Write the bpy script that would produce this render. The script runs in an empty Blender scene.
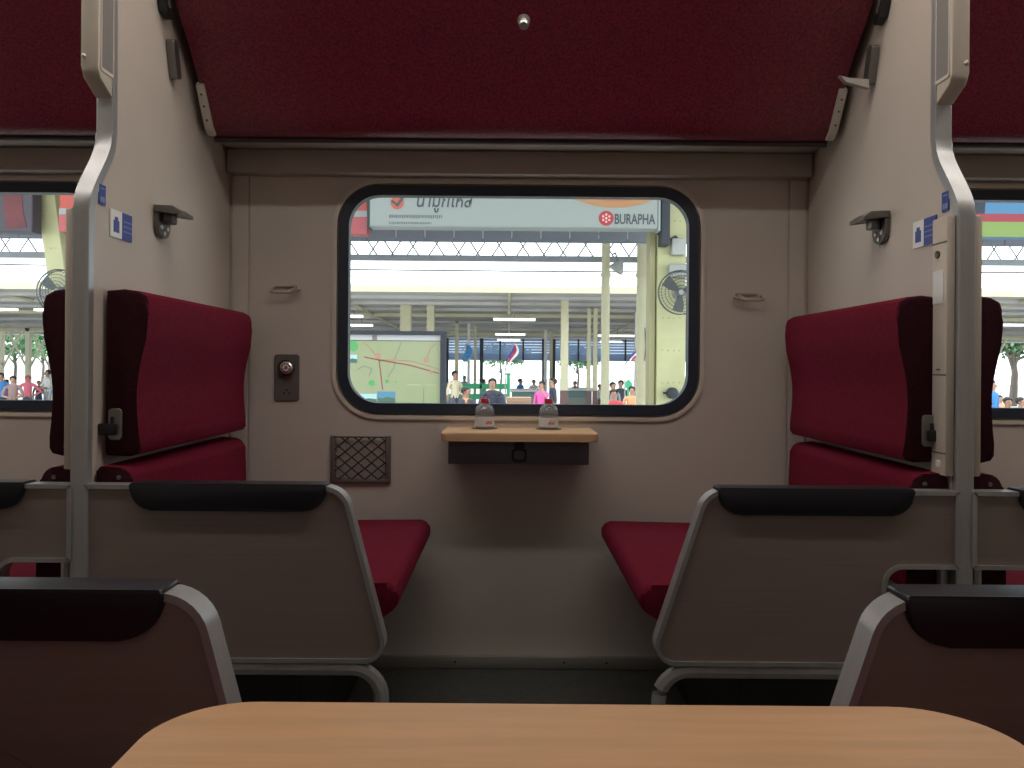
import bpy, bmesh, math, random
from mathutils import Vector, Matrix
random.seed(7)
sc = bpy.context.scene
COL = sc.collection
PI = math.pi

# ------------------------------------------------------------ camera, sky, exposure
CAMX, CAMZ, FPX = -0.033, 1.0, 790.0
cam = bpy.data.cameras.new('camera')
cam.sensor_width = 36.0
cam.lens = 36.0 * FPX / 1024.0
cam.shift_x = 4 / 1024.0
cam.shift_y = -17 / 1024.0
cam.clip_start = 0.02
camo = bpy.data.objects.new('camera', cam)
camo.location = (CAMX, 0, CAMZ)
camo.rotation_euler = (PI / 2, -0.0080, 0)
COL.objects.link(camo)
sc.camera = camo

SKY = 3.4            # overcast sky
LAMP = 13.2          # ceiling tube emission
world = bpy.data.worlds.new('overcast_sky')
sc.world = world
world.use_nodes = True
bg = world.node_tree.nodes['Background']
bg.inputs[0].default_value = (0.93, 0.97, 1.0, 1)
bg.inputs[1].default_value = SKY
sc.view_settings.view_transform = 'Standard'
sc.view_settings.look = 'None'
sc.view_settings.exposure = 0.0
sc.view_settings.gamma = 1.0
sc.view_settings.use_curve_mapping = False

def at(px, py, Y):
    """image direction + distance -> world X, Z"""
    return (px - 508) * Y / FPX + CAMX, 1.0 + (367 - py) * Y / FPX

# ------------------------------------------------------------ materials
MATS = {}
def lin(c):
    return tuple((v / 12.92 if v <= 0.04045 else ((v + 0.055) / 1.055) ** 2.4) for v in [q / 255 for q in c])
def mat(name, col, rough=0.5, metal=0.0, var=None, bump=None, sheen=0.0, emit=0.0, stretch=None, spec=0.5, coat=0.0, col2=None):
    if name in MATS: return MATS[name]
    m = bpy.data.materials.new(name); m.use_nodes = True
    nt = m.node_tree; b = nt.nodes['Principled BSDF']
    b.inputs['Base Color'].default_value = (*col, 1)
    b.inputs['Roughness'].default_value = rough
    b.inputs['Metallic'].default_value = metal
    b.inputs['Specular IOR Level'].default_value = spec
    b.inputs['Coat Weight'].default_value = coat
    if sheen:
        b.inputs['Sheen Weight'].default_value = sheen
        b.inputs['Sheen Roughness'].default_value = 0.35
        b.inputs['Sheen Tint'].default_value = (*[min(1, c * 2.5) for c in col], 1)
    if emit:
        b.inputs['Emission Color'].default_value = (*col, 1)
        b.inputs['Emission Strength'].default_value = emit
    if var or bump:
        tc = nt.nodes.new('ShaderNodeTexCoord'); mp = nt.nodes.new('ShaderNodeMapping')
        nt.links.new(tc.outputs['Object'], mp.inputs[0])
        if stretch: mp.inputs['Scale'].default_value = stretch
    if var:
        n = nt.nodes.new('ShaderNodeTexNoise'); n.inputs['Scale'].default_value = var[0]; n.inputs['Detail'].default_value = 6
        nt.links.new(mp.outputs[0], n.inputs['Vector'])
        r = nt.nodes.new('ShaderNodeValToRGB')
        r.color_ramp.elements[0].position = 0.32; r.color_ramp.elements[1].position = 0.68
        c2 = col2 if col2 else tuple(c * (1 - var[1]) for c in col)
        r.color_ramp.elements[0].color = (*c2, 1); r.color_ramp.elements[1].color = (*col, 1)
        nt.links.new(n.outputs[0], r.inputs[0]); nt.links.new(r.outputs[0], b.inputs['Base Color'])
    if bump:
        n2 = nt.nodes.new('ShaderNodeTexNoise'); n2.inputs['Scale'].default_value = bump[0]; n2.inputs['Detail'].default_value = 3
        nt.links.new(mp.outputs[0], n2.inputs['Vector'])
        bp = nt.nodes.new('ShaderNodeBump'); bp.inputs['Strength'].default_value = bump[1]; bp.inputs['Distance'].default_value = 0.002
        nt.links.new(n2.outputs[0], bp.inputs['Height']); nt.links.new(bp.outputs[0], b.inputs['Normal'])
    MATS[name] = m
    return m

def glass_mat(name, tint, ior=1.45, boost=1.0):
    m = bpy.data.materials.new(name); m.use_nodes = True
    nt = m.node_tree; nt.nodes.clear()
    o = nt.nodes.new('ShaderNodeOutputMaterial'); mx = nt.nodes.new('ShaderNodeMixShader')
    t = nt.nodes.new('ShaderNodeBsdfTransparent'); g = nt.nodes.new('ShaderNodeBsdfGlossy'); f = nt.nodes.new('ShaderNodeFresnel')
    t.inputs[0].default_value = (*tint, 1); g.inputs['Roughness'].default_value = 0.02
    f.inputs[0].default_value = ior
    k = nt.nodes.new('ShaderNodeMath'); k.operation = 'MULTIPLY'; k.inputs[1].default_value = boost
    ge = nt.nodes.new('ShaderNodeNewGeometry'); iv = nt.nodes.new('ShaderNodeMath'); iv.operation = 'SUBTRACT'; iv.inputs[0].default_value = 1.0
    k2 = nt.nodes.new('ShaderNodeMath'); k2.operation = 'MULTIPLY'
    nt.links.new(ge.outputs['Backfacing'], iv.inputs[1]); nt.links.new(f.outputs[0], k.inputs[0])
    nt.links.new(k.outputs[0], k2.inputs[0]); nt.links.new(iv.outputs[0], k2.inputs[1]); nt.links.new(k2.outputs[0], mx.inputs[0])
    nt.links.new(t.outputs[0], mx.inputs[1]); nt.links.new(g.outputs[0], mx.inputs[2]); nt.links.new(mx.outputs[0], o.inputs[0])
    MATS[name] = m
    return m

WALL = mat('wall_laminate', (0.55, 0.505, 0.455), 0.42, var=(3, 0.06), bump=(220, 0.05))
PART = mat('partition_laminate', (0.56, 0.50, 0.435), 0.45, var=(4, 0.05), bump=(220, 0.05))
CREAM = mat('cream_plastic', (0.60, 0.55, 0.47), 0.4)
CEIL = mat('ceiling_paint', (0.52, 0.46, 0.40), 0.6, var=(2, 0.05))
FLOOR = mat('floor_vinyl', (0.07, 0.072, 0.065), 0.5, var=(60, 0.35))
BASEB = mat('baseboard_vinyl', (0.20, 0.19, 0.17), 0.5)
ALU = mat('brushed_aluminium', (0.46, 0.47, 0.47), 0.36, 0.5, var=(40, 0.12), stretch=(1, 1, 0.05))
STEEL = mat('satin_steel', (0.55, 0.54, 0.52), 0.3, 0.85)
DSTEEL = mat('dark_cast_metal', (0.17, 0.165, 0.155), 0.4, 0.75)
PANEL = mat('seat_end_laminate', (0.27, 0.215, 0.195), 0.5, var=(28, 0.10), bump=(160, 0.12), stretch=(0.15, 1, 6))
PAD = mat('arm_pad_rubber', (0.014, 0.016, 0.023), 0.36)
BLACK = mat('black_plastic', (0.012, 0.012, 0.014), 0.45)
RUBBER = mat('window_rubber', (0.018, 0.028, 0.048), 0.45)
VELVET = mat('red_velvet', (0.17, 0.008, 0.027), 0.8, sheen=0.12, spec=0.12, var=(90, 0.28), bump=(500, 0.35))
MAROON = mat('maroon_cushion_end', (0.045, 0.010, 0.017), 0.9, sheen=0.1, spec=0.12, var=(120, 0.3), bump=(500, 0.3))  # darker maroon for the aisle-facing cushion ends
BERTH = mat('berth_red_textured', (0.23, 0.020, 0.045), 0.38, var=(150, 0.62), bump=(150, 0.6))
RAIL = mat('berth_rail', (0.05, 0.04, 0.04), 0.5, 0.3)  # rail colour darkened to carry the shadow band under the berth
LEDGE = mat('ledge_laminate', (0.38, 0.335, 0.29), 0.45)  # slightly darkened for the same shade below the berth
GREYP = mat('grey_plastic', (0.12, 0.108, 0.10), 0.5)
BLUEG = mat('blue_grey_metal', (0.13, 0.145, 0.18), 0.45, 0.1)
DIFF = mat('grey_diffuser', (0.26, 0.25, 0.24), 0.25)
BEECH = mat('beech_laminate', (0.82, 0.50, 0.27), 0.28, var=(7, 0.12), stretch=(1.2, 14, 1), coat=0.15)
BEECHE = mat('beech_edge', (0.52, 0.36, 0.22), 0.35)
DRED = mat('cap_red', (0.42, 0.02, 0.03), 0.4)
WHITE = mat('white_print', (0.82, 0.83, 0.82), 0.5)
BLUE = mat('sticker_blue', (0.035, 0.07, 0.30), 0.4)
LABELM = mat('bottle_label', (0.55, 0.56, 0.58), 0.35)
RINGM = mat('dark_coaster', (0.03, 0.025, 0.022), 0.5)
GLASS = glass_mat('window_glass', (0.93, 0.96, 0.96))
PET = glass_mat('clear_plastic', (0.97, 0.98, 0.98), 1.4, 1.2)
def reflection_haze(m, f):
    nt = m.node_tree; o = [n for n in nt.nodes if n.type == 'OUTPUT_MATERIAL'][0]; src = o.inputs[0].links[0].from_socket
    d = nt.nodes.new('ShaderNodeBsdfDiffuse'); d.inputs[0].default_value = (0.8, 0.82, 0.83, 1)
    x = nt.nodes.new('ShaderNodeMixShader'); x.inputs[0].default_value = f
    nt.links.new(src, x.inputs[1]); nt.links.new(d.outputs[0], x.inputs[2]); nt.links.new(x.outputs[0], o.inputs[0])
reflection_haze(PET, 0.15)  # white diffuse share imitates reflections and scatter in the clear bottles
LAMPM = mat('lamp_diffuser', (1.0, 0.93, 0.865), 0.5, emit=LAMP)
# outdoors
CONC = mat('concrete', (0.55, 0.54, 0.52), 0.9, var=(1.5, 0.15))
COLUMN = mat('cream_paint', (0.50, 0.49, 0.27), 0.6, var=(4, 0.12))
COLUMNW = mat('pale_paint', (0.64, 0.60, 0.40), 0.6, var=(4, 0.1))
BROWN = mat('brown_paint', (0.16, 0.09, 0.085), 0.6)
FASC = mat('fascia_metal', (0.22, 0.24, 0.29), 0.5, var=(6, 0.15))
ROOFM = mat('roof_sheet', (0.58, 0.56, 0.54), 0.7, var=(1.2, 0.2), stretch=(0.3, 3, 1))
TRUSS = mat('truss_steel', (0.20, 0.21, 0.23), 0.6)
SIGNW = mat('sign_white', (0.27, 0.30, 0.285), 0.5)
SRED = mat('sign_red', (0.42, 0.07, 0.05), 0.5)
SDRED = mat('sign_dark_red', (0.14, 0.02, 0.025), 0.5, var=(3, 0.5))
SBLUE = mat('sign_blue', (0.10, 0.28, 0.50), 0.5)
SGREEN = mat('sign_green', (0.20, 0.29, 0.07), 0.5)
SORANGE = mat('sign_orange', (0.75, 0.33, 0.13), 0.5)
INK = mat('ink_grey', (0.05, 0.06, 0.07), 0.5)
INKL = mat('ink_pale', (0.11, 0.125, 0.125), 0.5)
MAPG = mat('map_green', (0.26, 0.30, 0.155), 0.45, var=(1.6, 0.12), col2=(0.30, 0.32, 0.20))
MAPR = mat('map_road', (0.26, 0.06, 0.06), 0.5)
MAPP = mat('map_town', (0.36, 0.15, 0.13), 0.5)
MAPD = mat('map_wood', (0.08, 0.33, 0.10), 0.5)
SKYP = mat('print_sky', (0.07, 0.22, 0.32), 0.5)
NAVY = mat('navy_paint', (0.018, 0.024, 0.038), 0.5)
LOUV = mat('louvre_blue_grey', (0.42, 0.56, 0.80), 0.6)
GREENP = mat('green_paint', (0.05, 0.48, 0.22), 0.5)
TEAL = mat('teal_paint', (0.13, 0.24, 0.24), 0.6)
CARD = mat('cardboard', (0.48, 0.30, 0.20), 0.8)
LEAF = mat('leaf', (0.22, 0.42, 0.20), 0.7, var=(3, 0.5))
BARK = mat('bark', (0.17, 0.14, 0.12), 0.9)
TUBEL = mat('fluorescent_tube', (1.0, 1.0, 0.97), 0.5, emit=2.0)
SKIN = mat('skin', (0.45, 0.25, 0.17), 0.6)
HAIR = mat('hair_black', (0.02, 0.017, 0.016), 0.6)
FLAGR = mat('flag_red', (0.5, 0.04, 0.07), 0.7)
FLAGB = mat('flag_blue', (0.07, 0.07, 0.3), 0.7)

# ------------------------------------------------------------ mesh helpers
ORG = {}
class B:
    def __init__(s): s.bm = bmesh.new()
    def face(s, pts):
        return s.bm.faces.new([s.bm.verts.new(p) for p in pts])
    def box(s, x0, x1, y0, y1, z0, z1, bev=0.0, seg=2):
        r = bmesh.ops.create_cube(s.bm, size=1)
        for v in r['verts']:
            v.co = Vector(((x0 + x1) / 2 + v.co.x * (x1 - x0), (y0 + y1) / 2 + v.co.y * (y1 - y0), (z0 + z1) / 2 + v.co.z * (z1 - z0)))
        if bev:
            es = list({e for v in r['verts'] for e in v.link_edges})
            bmesh.ops.bevel(s.bm, geom=es, offset=bev, segments=seg, affect='EDGES', profile=0.5)
        return s
    def prism(s, poly, c0, c1, f, bev=0.0, seg=2):
        a = [s.bm.verts.new(f(p[0], p[1], c0)) for p in poly]
        b = [s.bm.verts.new(f(p[0], p[1], c1)) for p in poly]
        fa = s.bm.faces.new(a); fb = s.bm.faces.new(b[::-1]); n = len(poly)
        for i in range(n): s.bm.faces.new([a[i], b[i], b[(i + 1) % n], a[(i + 1) % n]])
        if bev:
            es = list(set(fa.edges) | set(fb.edges))
            bmesh.ops.bevel(s.bm, geom=es, offset=bev, segments=seg, affect='EDGES', profile=0.5)
        return s
    def ring(s, outer, inner, c0, c1, f):
        n = len(outer)
        L = [[s.bm.verts.new(f(p[0], p[1], c)) for p in lp] for lp, c in ((outer, c0), (outer, c1), (inner, c1), (inner, c0))]
        for k in range(4):
            A, C = L[k], L[(k + 1) % 4]
            for i in range(n):
                s.bm.faces.new([A[i], A[(i + 1) % n], C[(i + 1) % n], C[i]])
        return s
    def tube(s, pts, r, n=8, closed=False, sx=1.0):
        pts = [Vector(p) for p in pts]; rings = []
        m = len(pts); up = Vector((0.013, 0.031, 1))
        for i, p in enumerate(pts):
            if closed: d = pts[(i + 1) % m] - pts[i - 1]
            else: d = pts[min(i + 1, m - 1)] - pts[max(i - 1, 0)]
            d.normalize()
            if abs(d.dot(up)) > 0.98: up = Vector((1, 0.02, 0.01))
            a = d.cross(up).normalized(); b = d.cross(a)
            rr = r[i] if isinstance(r, (list, tuple)) else r
            rings.append([s.bm.verts.new(p + a * math.cos(2 * PI * k / n) * rr * sx + b * math.sin(2 * PI * k / n) * rr) for k in range(n)])
        for i in range(m if closed else m - 1):
            A, C = rings[i], rings[(i + 1) % m]
            for k in range(n): s.bm.faces.new([A[k], A[(k + 1) % n], C[(k + 1) % n], C[k]])
        if not closed:
            s.bm.faces.new(rings[0][::-1]); s.bm.faces.new(rings[-1])
        return s
    def lathe(s, prof, c, n=20, axis='z'):
        rings = []
        for (r, h) in prof:
            ring = []
            for k in range(n):
                a = 2 * PI * k / n; u, v = r * math.cos(a), r * math.sin(a)
                q = {'z': (u, v, h), 'y': (u, h, v), 'x': (h, u, v)}[axis]
                ring.append(s.bm.verts.new((c[0] + q[0], c[1] + q[1], c[2] + q[2])))
            rings.append(ring)
        for i in range(len(rings) - 1):
            for k in range(n): s.bm.faces.new([rings[i][k], rings[i][(k + 1) % n], rings[i + 1][(k + 1) % n], rings[i + 1][k]])
        s.bm.faces.new(rings[0][::-1]); s.bm.faces.new(rings[-1])
        return s
    def ball(s, c, r, sub=2, sc3=(1, 1, 1)):
        q = bmesh.ops.create_icosphere(s.bm, subdivisions=sub, radius=r)
        for v in q['verts']: v.co = Vector((c[0] + v.co.x * sc3[0], c[1] + v.co.y * sc3[1], c[2] + v.co.z * sc3[2]))
        return s
    def xf(s, fn):
        for v in s.bm.verts: v.co = fn(v.co)
        return s
    def done(s, name, m, parent=None, smooth=True, origin=None):
        bm = s.bm
        bmesh.ops.recalc_face_normals(bm, faces=bm.faces)
        if parent is not None: o0 = ORG[parent]
        elif origin is not None: o0 = Vector(origin)
        else:
            xs = [v.co.x for v in bm.verts]; ys = [v.co.y for v in bm.verts]; zs = [v.co.z for v in bm.verts]
            o0 = Vector(((min(xs) + max(xs)) / 2, (min(ys) + max(ys)) / 2, min(zs)))
        for v in bm.verts: v.co -= o0
        me = bpy.data.meshes.new(name); bm.to_mesh(me); bm.free()
        return link(name, me, m, parent, o0, smooth)

def link(name, me, m, parent, o0, smooth=True):
    for k in (m if isinstance(m, (list, tuple)) else [m]): me.materials.append(k)
    if smooth and len(me.polygons):
        me.polygons.foreach_set('use_smooth', [True] * len(me.polygons))
        try: me.set_sharp_from_angle(angle=math.radians(38))
        except Exception: pass
    o = bpy.data.objects.new(name, me); COL.objects.link(o)
    if parent is not None:
        o.parent = parent
    else: o.location = o0
    ORG[o] = Vector(o0)
    return o

def tag(o, label, cat, group=None, kind=None):
    o['label'] = label; o['category'] = cat
    if group: o['group'] = group
    if kind: o['kind'] = kind
    return o
def thing(name, loc, label, cat, group=None, kind=None):
    o = bpy.data.objects.new(name, None); o.empty_display_size = 0.05
    COL.objects.link(o); o.location = loc; ORG[o] = Vector(loc)
    return tag(o, label, cat, group, kind)

XZ = lambda a, b, c: Vector((a, c, b))      # polygon in X,Z ; extrude Y
YZ = lambda a, b, c: Vector((c, a, b))      # polygon in Y,Z ; extrude X
XY = lambda a, b, c: Vector((a, b, c))      # polygon in X,Y ; extrude Z

def rpoly(pts, n=6):
    """pts: (a, b, radius) corners -> rounded polygon"""
    out = []; m = len(pts)
    for i in range(m):
        p = Vector(pts[i][:2]); r = pts[i][2]
        if r <= 0: out.append(tuple(p)); continue
        d0 = (Vector(pts[i - 1][:2]) - p).normalized(); d1 = (Vector(pts[(i + 1) % m][:2]) - p).normalized()
        ang = d0.angle(d1); t = r / math.tan(ang / 2)
        a, b = p + d0 * t, p + d1 * t
        cen = p + (d0 + d1).normalized() * (r / math.sin(ang / 2))
        a0 = math.atan2(a.y - cen.y, a.x - cen.x); a1 = math.atan2(b.y - cen.y, b.x - cen.x)
        da = (a1 - a0 + PI) % (2 * PI) - PI
        for k in range(n + 1):
            q = a0 + da * k / n; out.append((cen.x + r * math.cos(q), cen.y + r * math.sin(q)))
    return out
def rrect(a0, a1, b0, b1, r, n=6):
    return rpoly([(a0, b0, r), (a1, b0, r), (a1, b1, r), (a0, b1, r)], n)
def offset(loop, d):
    n = len(loop); area = sum(loop[i][0] * loop[(i + 1) % n][1] - loop[(i + 1) % n][0] * loop[i][1] for i in range(n))
    sg = 1 if area > 0 else -1; out = []
    for i in range(n):
        p0, p, p1 = Vector(loop[i - 1]), Vector(loop[i]), Vector(loop[(i + 1) % n])
        e0 = (p - p0).normalized(); e1 = (p1 - p).normalized()
        n0 = Vector((-e0.y, e0.x)) * sg; n1 = Vector((-e1.y, e1.x)) * sg
        q = n0 + n1; q = q / max(0.3, (1 + n0.dot(n1)))
        out.append(tuple(p + q * d))
    return out

def hole_wall(b, x0, x1, z0, z1, hole, y0, y1):
    """rectangular wall piece with one rounded hole (ray mapped)"""
    cx = sum(p[0] for p in hole) / len(hole); cz = sum(p[1] for p in hole) / len(hole)
    outer = []
    for (x, z) in hole:
        dx, dz = x - cx, z - cz; t = []
        if dx > 1e-9: t.append((x1 - cx) / dx)
        if dx < -1e-9: t.append((x0 - cx) / dx)
        if dz > 1e-9: t.append((z1 - cz) / dz)
        if dz < -1e-9: t.append((z0 - cz) / dz)
        k = min(t); outer.append([cx + dx * k, cz + dz * k])
    for c in ((x0, z0), (x1, z0), (x1, z1), (x0, z1)):
        ang = math.atan2(c[1] - cz, c[0] - cx)
        j = min(range(len(hole)), key=lambda i: abs((math.atan2(hole[i][1] - cz, hole[i][0] - cx) - ang + PI) % (2 * PI) - PI))
        outer[j] = list(c)
    b.ring(outer, hole, y0, y1, XZ)

# ------------------------------------------------------------ carriage shell
PITCH = 1.957
FARY, NEARY = 2.63, -0.16
XE = 2.95
floor = B().box(-XE, XE, NEARY, FARY + 0.05, -0.06, 0).done('floor', FLOOR)
tag(floor, 'dark grey vinyl floor of the railway carriage', 'floor', kind='structure')
ceil_ = B().box(-XE, XE, NEARY, FARY + 0.05, 2.36, 2.42).done('ceiling', CEIL)
tag(ceil_, 'flat beige carriage ceiling above the aisle', 'ceiling', kind='structure')

def window_loop(cx, d=0.0):
    return rrect(cx - 0.598 + d, cx + 0.598 - d, 0.843 + d, 1.600 - d, 0.135 - d, 10)

wb = B()
for k in (-1, 0, 1):
    x0 = k * PITCH - PITCH / 2; x1 = k * PITCH + PITCH / 2
    if k == -1: x0 = -XE
    if k == 1: x1 = XE
    hole_wall(wb, x0, x1, 0, 2.36, window_loop(k * PITCH, 0.008), FARY + 0.006, FARY + 0.07)
wall_back = wb.done('wall_back', WALL, smooth=False)
tag(wall_back, 'beige laminate outer wall of the carriage with rounded window openings', 'wall', kind='structure')
for k in (-1, 0, 1):
    b = B(); cx = k * PITCH
    hole_wall(b, cx - 0.894, cx + 0.894, 0.04, 1.63, window_loop(cx, -0.016), FARY, FARY + 0.0065)
    b.done('wall_panel', WALL, wall_back, smooth=False)
    for s in (-1, 1):
        xa, xb = sorted((cx + s * 0.900, cx + s * 0.955))
        B().box(xa, xb, FARY, FARY + 0.0065, 0.04, 1.63, 0.0015, 1).done('corner_strip', WALL, wall_back)
    # soft moulded lip around the window
    lp = window_loop(cx, -0.020)
    b = B(); b.ring(lp, offset(lp, 0.014), FARY - 0.008, FARY + 0.004, XZ)
    b.done('window_surround', CREAM, wall_back)
# windows
for i, k in enumerate((0, -1, 1)):
    cx = k * PITCH; lp = window_loop(cx)
    root = thing('window_%d' % (i + 1), (cx, FARY, 0.843),
                 ['rounded carriage window above the folding table, black rubber seal', 'rounded carriage window looking out at the pink hooded person',
                  'rounded carriage window looking out at the blue, red and green striped board'][i], 'window', kind='structure')
    b = B(); b.ring(lp, offset(lp, 0.034), FARY - 0.012, FARY + 0.026, XZ); b.done('rubber_seal', RUBBER, root)
    b = B(); b.prism(offset(lp, 0.030), FARY + 0.020, FARY + 0.025, XZ); b.done('glass_pane', GLASS, root, smooth=False)

# ledge under the berths, baseboard
for k in (-1, 0, 1):
    cx = k * PITCH
    o = B().box(cx - 0.956, cx + 0.956, 2.575, FARY, 1.628, 1.705, 0.006).done('trim_%d' % (k + 2), LEDGE)
    tag(o, ['beige ledge moulding above the window looking at the pink hooded person', 'beige ledge moulding above the window with the folding table',
            'beige ledge moulding above the window looking at the striped board'][k + 1], 'trim', kind='structure')
    B().box(cx - 0.956, cx + 0.956, 2.50, 2.628, 1.706, 1.712).done('shelf_strip', LEDGE, o)
    for px in (-0.63, 0.675):
        B().box(cx + px - 0.018, cx + px + 0.018, 2.492, 2.52, 1.713, 1.755, 0.003).done('catch', BLACK, o)
bb = B().box(-XE, XE, 2.612, FARY, 0, 0.042, 0.004).done('baseboard_back', BASEB)
tag(bb, 'dark grey skirting strip along the outer wall', 'baseboard', kind='structure')
for x in (-0.2, 0.16, 0.3):
    B().lathe([(0.004, 2.6105), (0.004, 2.613)], (x, 0, 0.024), 8, 'y').done('screw', BLACK, bb)
wf = B().box(-XE, XE, NEARY - 0.05, NEARY, 0, 2.36).done('wall_front', WALL)
tag(wf, 'beige outer wall of the carriage behind the near seats', 'wall', kind='structure')
for s, nm in ((-1, 'sky_block_left'), (1, 'sky_block_right')):  # unseen end panels added to keep sky light out; the carriage runs on
    o = B().box(min(s * XE, s * (XE + 0.04)), max(s * XE, s * (XE + 0.04)), NEARY, FARY + 0.07, 0, 2.36).done(nm, WALL)
    tag(o, 'unseen beige panel added against sky light beyond the %s' % ('seats backed by the plain partition' if s < 0 else 'seats backed by the ladder partition'), 'wall', kind='structure')

# ------------------------------------------------------------ partitions
def smooth(t): return t * t * (3 - 2 * t)
def edge_path(n=14):
    p = [(1.742, 0.0), (1.742, 1.34)]
    for i in range(1, n): 
        t = i / n; p.append((1.742 + 0.1 * smooth(t), 1.34 + 0.20 * t))
    p += [(1.842, 1.54), (1.842, 2.355)]
    return p
PT = 0.036
def partition(s):
    x0, x1 = (-0.960 - PT, -0.960) if s < 0 else (0.960, 0.960 + PT)
    ep = edge_path()
    poly = [(y + 0.004, z) for y, z in ep] + [(FARY - 0.001, 2.355), (FARY - 0.001, 0.0)]
    b = B(); b.prism(poly, x0 + 0.002, x1 - 0.002, YZ)
    o = b.done('wall_left' if s < 0 else 'wall_right', PART, smooth=False)
    tag(o, 'plain beige partition between seating bays with a single hook plate' if s < 0 else 'beige partition between seating bays carrying the ladder column', 'partition', kind='structure')
    inner = []
    for i, (y, z) in enumerate(ep):
        q0 = Vector(ep[max(i - 1, 0)]); q1 = Vector(ep[min(i + 1, len(ep) - 1)]); d = (q1 - q0).normalized()
        inner.append((y + d.y * 0.022, z - d.x * 0.022))
    b = B(); b.prism(ep + inner[::-1], x0 - 0.001, x1 + 0.001, YZ, 0.004, 2)
    b.done('edge_profile', ALU, o)
    # light box at the top of the edge
    return o
PL = partition(-1); PR = partition(1)

def end_lamp(s):
    cx = s * (0.960 + PT / 2)
    r = thing('partition_lamp', (cx, 1.81, 1.62), 'cream lamp housing with grey side lens on the %s partition edge' % ('plain' if s < 0 else 'ladder'), 'lamp')
    poly = [(1.772, 1.668), (1.784, 1.645), (1.838, 1.618), (1.838, 2.18), (1.772, 2.18)]
    b = B(); b.prism(poly, cx - 0.021, cx + 0.021, YZ, 0.006, 2); b.done('housing', CREAM, r)
    xf = cx - s * 0.0215
    B().box(xf - 0.001, xf + 0.001, 1.782, 1.835, 1.668, 2.15, 0.0008, 1).done('lens', DIFF, r)
    b = B(); b.ring(rrect(1.779, 1.837, 1.662, 2.155, 0.006, 3), rrect(1.783, 1.834, 1.670, 2.150, 0.004, 3), xf - 0.002, xf + 0.002, YZ); b.done('lens_frame', CREAM, r)
    B().ball((cx + s * 0.012, 1.772, 1.69), 0.006).done('button', CREAM, r)
end_lamp(-1); end_lamp(1)

def ladder_column(xf, d, label):
    """xf: partition face, d: direction away from it"""
    X = lambda t: xf + d * t
    bx = lambda a, b_, *r: (min(X(a), X(b_)), max(X(a), X(b_)), *r)
    r = thing('ladder_column', (X(0.011), 1.78, 0.76), label, 'ladder cover', 'ladder covers')
    B().box(*bx(0.0015, 0.022, 1.752, 1.814, 0.765, 1.345), 0.004).done('cover', CREAM, r)
    B().box(*bx(0.0215, 0.0235, 1.764, 1.806, 1.15, 1.225), 0.0006, 1).done('plate', WHITE, r)
    B().lathe([(0.009, X(0.021)), (0.009, X(0.0245)), (0.006, X(0.026))], (0, 1.788, 1.262), 14, 'x').done('lock', mat('lock_brass', (0.12, 0.09, 0.06), 0.4, 0.6), r)
    for z in (1.287, 0.99, 0.815):
        B().box(*bx(0.0212, 0.0226, 1.753, 1.812, z - 0.0015, z + 0.0015)).done('seam', GREYP, r)
    B().box(*bx(0.0215, 0.023, 1.775, 1.79, 1.000, 1.004)).done('slot', GREYP, r)
    B().box(*bx(0.0215, 0.0235, 1.772, 1.788, 0.782, 0.798), 0.0006, 1).done('button', WHITE, r)
ladder_column(0.960, -1, 'cream ladder cover with round lock on partition beside the table bay')
ladder_column(0.960 + PT, 1, 'cream ladder cover on partition facing the striped board window')
ladder_column(-0.960 - PT, -1, 'cream ladder cover on partition facing the pink hooded person window')

# hook plates, stickers
def hook_plate(s):
    xf = s * 0.960; d = -s
    X = lambda t: xf + d * t
    r = thing('folding_hook', (xf, 2.1, 1.345), 'grey metal folding hook on the %s partition' % ('plain' if s < 0 else 'ladder'), 'hook')
    b = B(); b.prism(rpoly([(2.06, 1.415, 0.004), (2.06, 1.335, 0.028), (2.135, 1.335, 0.028), (2.135, 1.415, 0.004)]), X(0.0005), X(0.012), YZ, 0.002, 1); b.done('back_plate', DSTEEL, r)
    b = B(); b.prism([(X(0.002), 1.416), (X(0.05), 1.414), (X(0.072), 1.400), (X(0.072), 1.390), (X(0.045), 1.396), (X(0.002), 1.397)], 2.055, 2.14, XZ, 0.002, 1); b.done('tab', DSTEEL, r)
    b = B(); b.box(min(X(0.012), X(0.04)), max(X(0.012), X(0.04)), 2.08, 2.115, 1.372, 1.404, 0.004); b.done('hinge_block', GREYP if s < 0 else DSTEEL, r)
    for y, z in ((2.08, 1.362), (2.115, 1.362), (2.097, 1.347)):
        B().lathe([(0.0065, X(0.011)), (0.0065, X(0.0145)), (0.002, X(0.0155))], (0, y, z), 10, 'x').done('screw', STEEL, r)
hook_plate(-1); hook_plate(1)

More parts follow.
